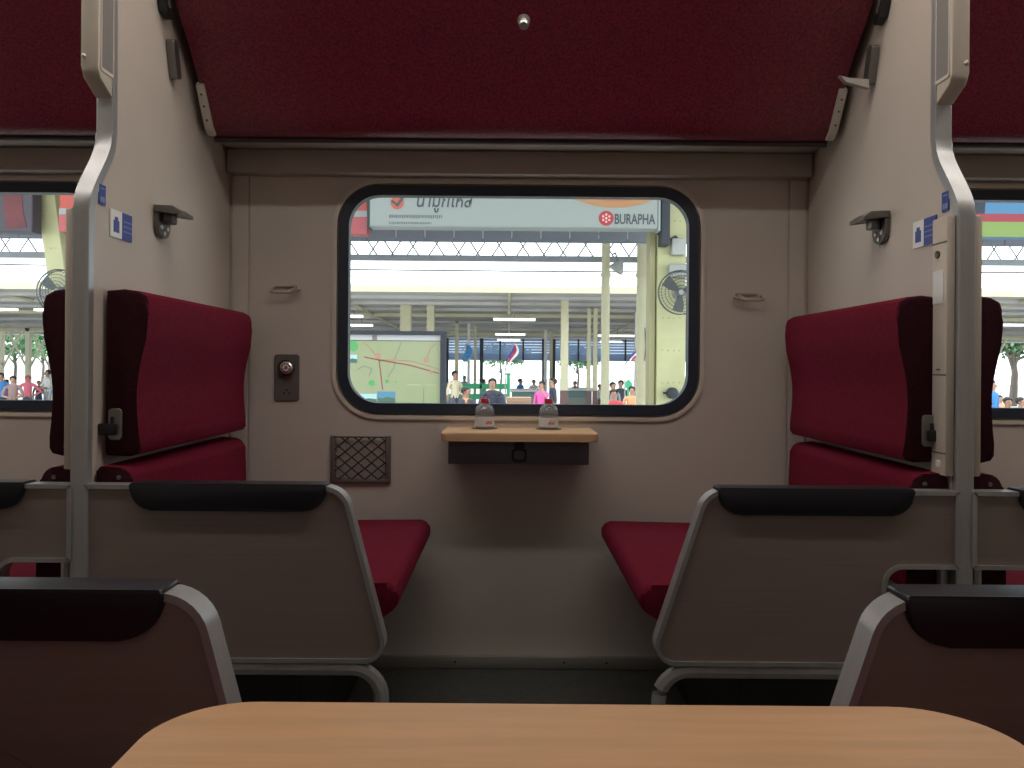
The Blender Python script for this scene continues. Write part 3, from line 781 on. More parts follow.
# ---- near columns with fans
def column(name, x, y, w, d, z1, m, label, lean=0.0, rivets=False, foot=None, group=None, z0=GZ):
    r = thing(name, (x, y, z0), label, 'column', group)
    sh = lambda c: Vector((c.x + lean * (c.z - 1.0), c.y, c.z))
    b = B(); b.box(x - w / 2, x + w / 2, y, y + d, z0, z1, 0.006, 1); b.xf(sh); b.done('shaft', m, r)
    if rivets:
        b = B(); z = 0.2
        while z < z1:
            for dx in (-0.3, -0.1, 0.1, 0.3):
                b.ball((x + dx * w, y, z), 0.010, 1)
            z += 0.36 / 2.2 * 2
        b.xf(sh); q = b.done('rivets', m, r); q['kind'] = 'stuff'
    if foot:
        B().box(x - w / 2 - 0.004, x + w / 2 + 0.004, y - 0.004, y + d + 0.004, z0, foot, 0.004, 1).done('painted_foot', BROWN, r)
    return r
xm = at(671, 0, 8.0)[0]
rc = column('platform_column', xm, 8.0, 0.29, 0.2, 3.74, COLUMN, 'cream riveted platform column carrying the wall fan', rivets=True)
B().box(xm - 0.215, xm - 0.155, 8.05, 8.25, GZ, 3.74, 0.004, 1).done('side_flange', mat('ochre_paint', (0.33, 0.31, 0.16), 0.6), rc)
for zc, w, h in ((2.22, 0.12, 0.17), (1.98, 0.17, 0.13)):
    B().box(xm - 0.02 - w / 2 + 0.06, xm + 0.06 + w / 2, 7.9, 8.0, zc - h / 2, zc + h / 2, 0.015).done('junction_box', mat('box_grey', (0.35, 0.36, 0.34), 0.5), rc)
b = B(); b.tube([(xm - 0.16, 7.97, 2.36), (xm - 0.05, 7.94, 2.28), (xm + 0.02, 7.95, 2.33), (xm + 0.10, 7.95, 2.25)], 0.012, 6); b.done('cable', BLACK, rc)
b = B(); b.lathe([(0.0, 7.86), (0.045, 7.865), (0.058, 7.90), (0.058, 7.96), (0.03, 8.0)], (xm + 0.0, 0, at(0, 392, 7.9)[1]), 18, 'y'); b.done('horn', NAVY, rc)
B().box(xm - 0.09, xm - 0.05, 7.93, 7.96, at(0, 392, 7.9)[1] - 0.01, at(0, 392, 7.9)[1] + 0.012).done('horn_clamp', NAVY, rc)
# dark bracket between sign and column
o = B().box(at(658.5, 0, 7.9)[0], at(667, 0, 7.9)[0], 7.8, 7.98, at(0, 245, 7.9)[1], 3.74, 0.004, 1).done('sign_bracket', NAVY)
tag(o, 'dark steel bracket between the white billboard and the riveted column', 'bracket')
xl = at(57, 0, 8.0)[0]
column('platform_column', -4.49, 8.0, 0.185, 0.2, 3.74, COLUMN, 'pale green leaning platform column seen past the plain partition', lean=-0.142, rivets=True)

def fan(x, y, z, rad, label):
    r = thing('wall_fan', (x, y, z), label, 'fan')
    b = B()
    for ry, rr in ((0, rad), (0.05, rad * 0.98), (-0.03, rad * 0.90), (-0.05, rad * 0.75), (-0.057, rad * 0.6), (-0.06, rad * 0.45), (-0.06, rad * 0.3)):
        b.tube([(x + rr * math.cos(2 * PI * k / 36), y + ry, z + rr * math.sin(2 * PI * k / 36)) for k in range(36)], 0.006 if rr > rad * 0.9 else 0.0035, 5, True)
    for k in range(40):
        a = 2 * PI * k / 40; c, s_ = math.cos(a), math.sin(a)
        b.tube([(x + 0.03 * c, y - 0.06, z + 0.03 * s_), (x + rad * 0.6 * c, y - 0.058, z + rad * 0.6 * s_), (x + rad * c, y, z + rad * s_)], 0.002, 4)
    b.done('cage', mat('cage_dark', (0.10, 0.11, 0.11), 0.4, 0.4), r)
    for k in range(3):
        a = 2 * PI * k / 3 + 0.4; pts = []
        for (rr, da) in ((0.04, -0.5), (rad * 0.55, -0.38), (rad * 0.9, -0.30), (rad * 0.92, 0.25), (rad * 0.55, 0.42), (0.04, 0.5)):
            pts.append((x + rr * math.cos(a + da), z + rr * math.sin(a + da)))
        b = B(); b.prism(pts, y + 0.0, y + 0.006, XZ)
        b.xf(lambda c: Vector((c.x, c.y + 0.12 * ((c.x - x) * -math.sin(a) + (c.z - z) * math.cos(a)), c.z)))
        b.done('blade', mat('fan_blade', (0.10, 0.11, 0.11), 0.4, 0.3), r)
    b = B(); b.lathe([(0.03, y - 0.03), (0.045, y - 0.01), (0.05, y + 0.03), (0.05, y + 0.12), (0.03, y + 0.16)], (x, 0, z), 16, 'y'); b.done('motor', mat('motor_grey', (0.30, 0.31, 0.31), 0.4, 0.4), r)
    b = B(); b.tube([(x, y + 0.12, z), (x, y + 0.2, z + 0.1), (x, y + 0.3, z + 0.12)], 0.015, 6); b.done('arm', STEEL, r)
fx, fz = at(680, 291, 7.7); fan(fx, 7.7, fz, 0.215, 'round wall fan in a wire cage on the riveted column')
fx, fz = at(58, 295, 7.7); fan(fx, 7.7, fz, 0.215, 'round wall fan in a wire cage by the leaning column')

# ---- map board on the platform
MY = 6.5
M_ = lambda px, py: at(px, py, MY)
x1, z1 = M_(446, 332); x0, z0 = x1 - 1.42, z1 - 1.0
r = thing('map_board', ((x0 + x1) / 2, MY, GZ), 'navy framed notice board showing a pale green area map', 'notice board')
B().box(x0, x1, MY + 0.004, MY + 0.06, z0, z1, 0.004, 1).done('backing', NAVY, r)
xi0, xi1 = x0 + 0.05, M_(440.5, 0)[0]; zt = M_(0, 342)[1]
b = B(); b.ring([(x0, z0), (x1, z0), (x1, z1), (x0, z1)], [(xi0, z0 + 0.05), (xi1, z0 + 0.05), (xi1, M_(0, 335.5)[1]), (xi0, M_(0, 335.5)[1])], MY - 0.03, MY + 0.05, XZ); b.done('frame', NAVY, r, smooth=False)
B().box(xi0, xi1, MY - 0.002, MY + 0.003, zt + 0.006, M_(0, 335.8)[1]).done('header_strip', mat('strip_grey', (0.42, 0.42, 0.42), 0.5), r)
hx = M_(372, 338)
B().box(hx[0], hx[0] + 0.04, MY - 0.004, MY, zt + 0.008, M_(0, 336)[1] - 0.002).done('header_mark', mat('mark_plum', (0.18, 0.13, 0.14), 0.5), r)
mp = B().box(xi0, xi1, MY - 0.002, MY + 0.003, z0 + 0.05, zt).done('map_sheet', MAPG, r)
def mline(pts, w, m, name):
    b = B()
    for p, q in zip(pts[:-1], pts[1:]):
        a, c = Vector(M_(*p)), Vector(M_(*q)); d = (c - a).normalized(); nn = Vector((-d.y, d.x)) * w / 2
        b.face([(v.x, MY - 0.0035, v.y) for v in (a - nn, c - nn, c + nn, a + nn)])
    b.done(name, m, mp, smooth=False)
mline([(364, 358), (379, 361), (410, 366), (439, 374)], 0.010, MAPR, 'main_road')
mline([(379, 361), (383, 391)], 0.009, MAPR, 'road')
mline([(363, 343), (370, 349), (379, 361)], 0.006, MAPP, 'road')
mline([(427, 358), (431, 348), (436, 344)], 0.006, MAPP, 'road')
mline([(379, 361), (395, 361), (412, 362), (430, 367), (439, 370)], 0.006, MAPP, 'road')
mline([(394, 361), (398, 352), (401, 343)], 0.004, INKL, 'path')
mline([(357, 371), (364, 367), (372, 370), (369, 377)], 0.004, INKL, 'path')
mline([(388, 378), (394, 369), (395, 362)], 0.004, INKL, 'path')
mline([(407, 385.5), (421, 385.5)], 0.010, mat('map_olive', (0.35, 0.40, 0.20), 0.5), 'caption')
mline([(425, 385.5), (436, 385.5)], 0.006, mat('map_olive', (0.35, 0.40, 0.20), 0.5), 'caption')
mline([(424, 388), (424, 404)], 0.004, INKL, 'table_line'); mline([(436, 386), (436, 405)], 0.004, mat('map_olive', (0.35, 0.40, 0.20), 0.5), 'table_line')
b = B()
for (px, py, rr) in ((378, 357, 0.035), (426, 361, 0.030), (431, 373, 0.020), (394, 361, 0.02)):
    c = M_(px, py); b.prism([(c[0] + rr * math.cos(k * PI / 5) * random.uniform(0.5, 1), c[1] + rr * math.sin(k * PI / 5) * random.uniform(0.5, 1)) for k in range(10)], MY - 0.004, MY - 0.002, XZ)
b.done('towns', mat('map_pink', (0.40, 0.20, 0.16), 0.5), mp, smooth=False)
b = B()
for (px, py, rr) in ((353, 347, 0.05), (372, 384, 0.030), (387, 382, 0.020), (396, 383, 0.009)):
    c = M_(px, py); b.prism([(c[0] + rr * math.cos(k * PI / 5) * random.uniform(0.75, 1), c[1] + rr * math.sin(k * PI / 5) * random.uniform(0.75, 1)) for k in range(10)], MY - 0.004, MY - 0.002, XZ)
b.done('woods', MAPD, mp, smooth=False)
for (a, c, col) in (((378, 392.5), (395.5, 404.5), SKYP), ((360, 395), (377, 404.5), mat('print_haze', (0.35, 0.55, 0.55), 0.5)), ((347, 356), (357, 364), mat('print_haze', (0.35, 0.55, 0.55), 0.5))):
    (xa, zb), (xb, za) = M_(*a), M_(*c)
    ph = B().box(xa, xb, MY - 0.004, MY, za, zb).done('photo', col, mp)
    B().prism([(xa, za), (xb, za), (xb, za + (zb - za) * 0.45), ((xa + xb) / 2, za + (zb - za) * 0.55), (xa + (xb - xa) * 0.25, za + (zb - za) * 0.4), (xa, za + (zb - za) * 0.5)], MY - 0.005, MY - 0.0035, XZ).done('hill', mat('print_dark_green', (0.06, 0.12, 0.08), 0.5), mp, smooth=False)
    B().box(xa - 0.005, xb + 0.005, MY - 0.0035, MY, za - 0.005, zb + 0.005).done('photo_border', SIGNW, mp)
for x in (x0 + 0.1, x1 - 0.1):
    B().box(x - 0.03, x + 0.03, MY + 0.06, MY + 0.11, GZ, z1 - 0.05, 0.004, 1).done('post', NAVY, r)

# ---- truss line and second row of posts
TY = 11.0
r = thing('roof_truss', (0, TY, 2.4), 'long grey steel truss with zigzag bars against the sky', 'truss', kind='structure')
zb0, zb1 = at(0, 261, TY)[1], at(0, 255.5, TY)[1]; zt0 = at(0, 226, TY)[1]
B().box(-9, 9, TY, TY + 0.1, zb0, zb1).done('lower_chord', mat('chord_grey', (0.30, 0.32, 0.34), 0.6), r)
B().box(-9, 9, TY, TY + 0.1, zt0, zt0 + 0.1).done('upper_chord', TRUSS, r)
x = -8.8; k = 0
while x < 8.8:
    d = 0.27 if k % 2 == 0 else -0.27
    b = B(); b.tube([(x - d / 2, TY + 0.03 + 0.04 * (k % 2), zb1), (x + d / 2, TY + 0.03 + 0.04 * (k % 2), zt0)], 0.010, 4); b.done('diagonal', TRUSS, r)
    x += 0.15 + 0.10 * math.sin(k * 2.3); k += 1
o = B().box(-14, 14, TY - 0.3, TY + 2.0, zt0 + 0.13, zt0 + 0.2).done('truss_roof', ROOFM)
tag(o, 'grey sheet roof resting on the zigzag truss', 'roof', kind='structure')
for px, w, lab, m in ((604, 0.115, 'slim pale steel post in front of the far canopy', COLUMNW), (640, 0.15, 'thick pale pipe post in front of the far canopy, with cable marks', COLUMNW)):
    x = at(px, 0, TY)[0]
    rr = thing('steel_post', (x, TY - 0.12, GZ), lab, 'post')
    b = B(); b.tube([(x, TY - 0.12, GZ), (x, TY - 0.12, zt0 + 0.12)], w / 2, 16); b.done('pipe', m, rr)
    b = B(); b.lathe([(w * 0.62, 0), (w * 0.62, 0.05)], (x, TY - 0.12, at(0, 277, TY)[1]), 14); b.done('collar', m, rr)
    if px == 640:
        b = B(); b.tube([(x + 0.03, TY - 0.2, 1.55), (x + 0.045, TY - 0.2, 1.3), (x + 0.03, TY - 0.2, 1.1)], 0.006, 5); b.done('cable', BLACK, rr)
lx, lz = at(617, 262, 10.6)
r = thing('flood_lamp', (lx, 10.6, lz), 'grey cone flood lamp hanging by the slim post', 'lamp')
b = B(); b.lathe([(0.03, 0.06), (0.06, 0.02), (0.10, -0.06), (0.105, -0.09)], (0, 0, 0), 16); b.xf(lambda c: Matrix.Rotation(0.6, 3, 'Y') @ c + Vector((lx + 0.02, 10.6, lz - 0.03))); b.done('shade', mat('box_grey', (0.35, 0.36, 0.34), 0.5), r)
b = B(); b.tube([(lx, 10.6, lz + 0.03), (lx - 0.02, 10.7, lz + 0.15), (lx - 0.02, 11.0, lz + 0.17)], 0.012, 5); b.done('arm', TRUSS, r)
for py, xa, xb, ya in ((268, -9, 9, 12.5),):
    z = at(0, py, ya)[1]
    o = B().tube([(xa + (xb - xa) * k / 8, ya, z - 0.05 * math.sin(PI * k / 8)) for k in range(9)], 0.012, 5).done('overhead_wire', TRUSS)
    tag(o, 'thin dark overhead wire stretched behind the zigzag truss', 'wire')

# ---- far canopy
RX = 34
def roofz(y): return 2.98 - (y - 20) * 0.0235
r = thing('far_canopy', (0, 30, 2.4), 'deep grey canopy roof with cream beams over the far platform', 'canopy', kind='structure')
b = B(); b.prism([(20, roofz(20)), (41.5, roofz(41.5)), (41.5, roofz(41.5) + 0.1), (20, roofz(20) + 0.1)], -RX, RX, YZ); b.done('roof_sheet', ROOFM, r, smooth=False)
za, zb = at(0, 293, 20)[1], at(0, 287.5, 20)[1]
B().box(-RX, RX, 19.92, 20.0, za, zb).done('front_gutter', COLUMNW, r)
for y, h, m in ((21.6, 0.09, ROOFM), (23.2, 0.09, ROOFM), (25, 0.09, ROOFM), (27.0, 0.12, COLUMNW), (30, 0.1, ROOFM), (33, 0.1, ROOFM), (36, 0.14, COLUMNW), (39, 0.1, ROOFM)):
    B().box(-RX, RX, y, y + 0.14, roofz(y) - h, roofz(y) - 0.005).done('beam', m, r)
for x in [-14 + 4.66 * k for k in range(7)]:
    b = B(); b.tube([(x, 20.1, roofz(20) - 0.05), (x, 27, roofz(27) - 0.06), (x, 36, roofz(36) - 0.06)], 0.05, 5); b.done('rafter', COLUMNW, r)
# raised roof panel glimpsed above the gutter
xa, za = at(489, 287, 21); xb, zb = at(548, 282.5, 21)
o = B().box(xa, xb, 21, 23, za, zb).done('roof_vent', ROOFM); tag(o, 'low grey roof vent on top of the far canopy', 'vent')
xa, za = at(995, 286, 21); xb, zb = at(1060, 282.5, 21)
o = B().box(xa, xb, 21, 23, za, zb).done('roof_vent', ROOFM); tag(o, 'low grey roof vent seen below the striped signboard', 'vent')
LAB = 'white fluorescent tube lamp under the far canopy'
for (pa, pb, py, y) in ((345, 362, 317.5, 25.5), (350, 372, 326.5, 29), (493, 535, 319.5, 25.5), (495, 525, 334.5, 33), (598, 637, 335, 33), (-10, 15, 313.5, 25.5), (33, 48, 313.5, 25.5), (1000, 1024, 321, 28), (497, 520, 340, 36.5), (600, 622, 341, 36.5)):
    xa, z = at(pa, py, y); xb, _ = at(pb, py, y)
    rr = thing('tube_lamp', ((xa + xb) / 2, y, z), LAB, 'lamp', 'fluorescent lamps under the far canopy')
    B().box(xa, xb, y, y + 0.16, z - 0.035, z + 0.045, 0.01, 1).done('tube', TUBEL, rr)
    xm_ = (xa + xb) / 2
    b = B(); b.tube([(xm_, y + 0.08, z + 0.04), (xm_, y + 0.08, max(roofz(y), z + 0.1))], 0.02, 5); b.done('hanger', TRUSS, rr)
# far columns
def fcol(px, y, w, label, foot=0.05, m=COLUMNW):
    x = at(px, 0, y)[0]
    return column('canopy_column', x, y, w, w, roofz(y) - 0.02, m, label, foot=foot)
fcol(564.5, 22.0, 0.21, 'cream canopy column with a brown painted foot, standing alone', at(0, 390, 22)[1])
fcol(588.8, 24.5, 0.12, 'cream canopy column with a brown foot, half of a close pair', at(0, 390, 24.5)[1])
fcol(595.2, 24.5, 0.13, 'cream canopy column with a brown foot, beside the slim steel post', at(0, 390, 24.5)[1])
fcol(545.5, 34, 0.13, 'thin white canopy column behind the pink shirted woman', None, mat('white_paint', (0.8, 0.8, 0.76), 0.5))
fcol(551.0, 35, 0.14, 'thin pale yellow canopy column behind the pink shirted woman', None)
fcol(456.5, 30, 0.13, 'thin cream canopy column nearest the map board edge', None)
fcol(468.5, 31, 0.11, 'thin white canopy column beside the pale blue flag', None, mat('white_paint', (0.8, 0.8, 0.76), 0.5))
fcol(475, 32, 0.11, 'thin cream canopy column next after the pale blue flag', None)
fcol(636.5, 26, 0.12, 'thin white canopy column half behind the thick pipe post', None, mat('white_paint', (0.8, 0.8, 0.76), 0.5))
fcol(405, 24, 0.32, 'broad cream canopy column behind the map board', None)
fcol(430, 24, 0.22, 'cream canopy column behind the map board edge', None)
# braced columns in the side bays
def braced(px, y, label, arms=(-1, 1)):
    x = at(px, 0, y)[0]
    rr = column('braced_column', x, y, 0.2, 0.2, roofz(y), mat('white_cream_paint', (0.80, 0.76, 0.60), 0.6), label)
    for s in arms:
        b = B(); b.tube([(x, y + 0.1, 0.65), (x + s * 0.95, y + 0.1, roofz(y) - 0.12)], 0.055, 5); b.done('brace', mat('white_cream_paint', (0.80, 0.76, 0.60), 0.6), rr)
braced(27, 36, 'pale column with two slanting braces behind the pink hooded person')
braced(50, 36.5, 'pale column with slanting braces beside the grey dressed person')
braced(0, 36.5, 'pale column with slanting braces behind the blue shirted person')
braced(987, 36, 'pale column with slanting braces beyond the ladder partition', (1,))

# louvre wall at the back
LY = 41.0
za, zb = at(0, 360.5, LY)[1], roofz(LY) - 0.02
r = thing('louvre_wall', (at(560, 0, LY)[0], LY, za), 'blue grey louvred screen across the back of the far canopy', 'screen', kind='structure')
xa, xb = at(250, 0, LY)[0], at(720, 0, LY)[0]
n = 8
for k in range(n):
    z = za + (zb - za) * (k + 0.5) / n
    b = B(); b.box(xa, xb, LY - 0.01, LY + 0.01, -0.066, 0.066); b.xf(lambda c: Vector((c.x, c.y + c.z * 0.5, c.z + z))); b.done('slat', LOUV, r, smooth=False)
for px in (447, 481.5, 500, 523, 543.5, 553.5, 578, 607, 625, 655):
    x = at(px, 0, LY)[0]; w = 0.09 if px in (481.5, 543.5, 553.5, 447) else 0.04
    B().box(x - w, x + w, LY - 0.16, LY - 0.07, GZ if w > 0.05 else za, zb).done('mullion', NAVY, r, smooth=False)
B().box(xa, xb, LY + 0.06, LY + 0.07, za, za + 0.38).done('lower_board', mat('board_blue', (0.26, 0.33, 0.46), 0.6), r)

# ---- barriers, benches, boxes
def railing(x0, x1, y, z, label):
    r = thing('green_railing', ((x0 + x1) / 2, y, GZ), label, 'railing')
    for zz in (z, z - 0.35): B().box(x0, x1, y, y + 0.05, zz - 0.09, zz + 0.09, 0.01, 1).done('rail', GREENP, r)
    k = 0
    while x0 + k * 1.2 <= x1 + 0.01:
        B().box(x0 + k * 1.2 - 0.04, x0 + k * 1.2 + 0.04, y, y + 0.08, GZ, z + 0.12, 0.01, 1).done('post', GREENP, r); k += 1
xa, z = at(446, 386.5, 27); xb, _ = at(507, 386.5, 27)
railing(xa, xb, 27, z, 'bright green railing between the map board and the green post')
xx, zt = at(508.5, 375, 24)
r = thing('green_post', (xx, 24, GZ), 'bright green marker post at the end of the railing', 'post')
B().box(xx - 0.05, xx + 0.05, 24, 24.1, GZ, zt, 0.01, 1).done('shaft', GREENP, r); B().box(xx - 0.08, xx + 0.08, 23.98, 24.12, zt, zt + 0.06, 0.02).done('cap', GREENP, r)
xx, zt = at(628.5, 378, 22)
r = thing('green_signpost', (xx, 22, GZ), 'green arrow shaped signpost near the red waving flag', 'signpost')
B().box(xx - 0.03, xx + 0.03, 22, 22.06, GZ, zt - 0.1, 0.01, 1).done('shaft', GREENP, r)
B().prism([(xx - 0.1, zt - 0.25), (xx + 0.1, zt - 0.25), (xx + 0.1, zt - 0.12), (xx, zt), (xx - 0.1, zt - 0.12)], 21.97, 22.0, XZ).done('arrow_plate', GREENP, r)
xa, zt = at(507, 397.5, 15); xb, _ = at(531, 397.5, 15)
r = thing('cardboard_box', ((xa + xb) / 2, 15, GZ), 'brown box crate standing on the platform beside the green post', 'box')
B().box(xa, xb, 15, 15.4, GZ, zt - 0.02, 0.008, 1).done('body', CARD, r); B().box(xa - 0.01, xb + 0.01, 14.99, 15.41, zt - 0.08, zt, 0.006, 1).done('lid', CARD, r)
def bench(pa, pb, py, y, m, label, n):
    xa, zt = at(pa, py, y); xb, _ = at(pb, py, y); w = (xb - xa) / n
    r = thing('platform_bench', ((xa + xb) / 2, y, GZ), label, 'bench')
    for k in range(n):
        B().box(xa + k * w + 0.02, xa + (k + 1) * w - 0.02, y - 0.02, y + 0.05, zt - 0.45, zt, 0.04).done('backrest', m, r)
        B().box(xa + k * w + 0.02, xa + (k + 1) * w - 0.02, y - 0.45, y - 0.03, zt - 0.52, zt - 0.46, 0.02).done('seat', m, r)
    for x in (xa + 0.1, xb - 0.1): B().box(x - 0.03, x + 0.03, y - 0.3, y - 0.24, GZ, zt - 0.52).done('leg', STEEL, r)
bench(447, 476, 399, 14.0, mat('bench_plum', (0.13, 0.12, 0.17), 0.5), 'dark plum platform bench beside the map board', 3)
bench(479, 506, 396, 13.0, mat('bench_navy', (0.05, 0.065, 0.13), 0.5), 'navy platform bench in front of the man in the dark shirt', 3)
def kiosk(pa, pb, p0, y, m, label, top=None):
    xa, zt = at(pa, p0, y); xb, _ = at(pb, p0, y)
    r = thing('counter', ((xa + xb) / 2, y, GZ), label, 'counter')
    B().box(xa, xb, y, y + 0.6, GZ, zt - 0.1, 0.01, 1).done('body', m, r); B().box(xa - 0.05, xb + 0.05, y - 0.06, y + 0.66, zt - 0.1, zt, 0.01, 1).done('top', top or STEEL, r)
    B().box(xa + 0.05, xb - 0.05, y - 0.012, y, (GZ + zt) / 2 - 0.04, (GZ + zt) / 2 + 0.3, 0.004, 1).done('front_panel', SIGNW, r)
kiosk(512, 541, 389, 26, TEAL, 'dark teal counter behind the brown crate')
kiosk(566, 592, 387.5, 27, TEAL, 'dark teal counter between the brown footed columns')
kiosk(606, 626, 390, 25, mat('red_paint', (0.5, 0.07, 0.07), 0.5), 'red counter with pale front near the green signpost', SIGNW)

def flag(px, py, y, h, cols, label, lean):
    x, z = at(px, py, y)
    r = thing('flag', (x, y, z), label, 'flag')
    b = B(); b.tube([(x + lean * 0.55 * h, y, z + h * 0.62), (x - lean * 0.4 * h, y, z - h * 0.7), (x - lean * 0.4 * h, y, GZ)], 0.018, 6); b.done('staff', mat('staff_grey', (0.3, 0.3, 0.3), 0.5), r)
    n = len(cols)
    for i, m in enumerate(cols):
        b = B(); N = 8; rows = []
        for k in range(N + 1):
            t = k / N
            for side in (0, 1):
                pass
            w0, w1 = i / n, (i + 1) / n
            base = Vector((x + lean * 0.5 * h * (1 - t) + 0.05 * math.sin(5 * t), y, z + h * (0.55 - t)))
            wd = h * 0.42 * (0.6 + 0.4 * math.sin(PI * t))
            rows.append([base + Vector((wd * (w0 - 0.3), 0.03 * math.sin(8 * t), -0.2 * wd * w0)), base + Vector((wd * (w1 - 0.3), 0.03 * math.sin(8 * t + 1), -0.2 * wd * w1))])
        for k in range(N):
            a, c = rows[k], rows[k + 1]
            P = [a[0], a[1], c[1], c[0]]
            off = Vector((0, 0.012, 0))
            vs = [b.bm.verts.new(p) for p in P]; vq = [b.bm.verts.new(p + off) for p in P]
            b.bm.faces.new(vs); b.bm.faces.new(vq[::-1])
            for j in range(4): b.bm.faces.new([vs[j], vq[j], vq[(j + 1) % 4], vs[(j + 1) % 4]])
        b.done('cloth', m, r)
FW = mat('flag_white', (0.8, 0.78, 0.78), 0.7)
flag(509, 354, 22, 0.50, [FLAGB, FLAGR, FW], 'red white and blue flag drooping above the green post', 0.5)
flag(631, 352, 20, 0.42, [FLAGB, FW, FLAGR], 'red white and blue flag waving beside the thick pipe post', 0.9)
flag(465, 354, 28, 0.60, [mat('flag_sky', (0.08, 0.33, 0.70), 0.7)], 'pale blue flag hanging near the map board', 0.2)

# ---- trees beyond
def tree(px, py, y, h, label, seed, crown=1.6, tk=1.0):
    x, z = at(px, py, y); rn = random.Random(seed)
    r = thing('tree', (x, y, GZ), label, 'tree')
    b = B(); b.tube([(x, y, GZ), (x + 0.1, y, z * 0.4), (x - 0.05, y, z + 0.3)], [0.22 * tk, 0.17 * tk, 0.1 * tk], 8)
    for k in range(4):
        a = k * 1.7; b.tube([(x, y, z * 0.5), (x + crown * 0.6 * math.cos(a), y + crown * 0.5 * math.sin(a), z + h * 0.2)], [0.09 * tk, 0.03 * tk], 5)
    b.done('trunk', BARK, r)
    b = B(); cl = [(rn.uniform(-1, 1) * crown, rn.uniform(-1, 1) * crown * 0.6, rn.uniform(-0.5, 1) * h * 0.5) for _ in range(14)]
    for _ in range(1800):
        c = rn.choice(cl); v = Vector((rn.gauss(0, 0.28), rn.gauss(0, 0.28), rn.gauss(0, 0.2)))
        p = Vector((x, y, z + 0.3)) + Vector(c) + v
        d = Vector((rn.uniform(-1, 1), rn.uniform(-1, 1), rn.uniform(-1, 1))).normalized(); e = d.cross(Vector((rn.uniform(-1, 1), 0.3, rn.uniform(-1, 1)))).normalized()
        s = rn.uniform(0.10, 0.20)
        b.face([p - d * s, p + e * s * 0.5, p + d * s, p - e * s * 0.5])
    q = b.done('foliage', LEAF, r, smooth=False); q['kind'] = 'stuff'
tree(14, 350, 44, 2.2, 'green tree behind the braced columns and the pink hooded person', 1, 1.6, 0.5)
tree(42, 352, 50, 2.2, 'green tree behind the grey dressed person', 2, 1.4, 0.5)
tree(1013, 347, 44, 1.8, 'green tree with a bare dark trunk beyond the ladder partition', 3, 1.0)
tree(690, 352, 46, 1.4, 'green tree half hidden behind the riveted column', 4, 0.8)
tree(577, 362, 46, 0.7, 'low green treetop below the louvred screen between columns', 5, 0.9, 0.35)
tree(500, 362, 48, 0.5, 'low green treetop below the louvred screen behind the green post', 6, 2.0, 0.35)

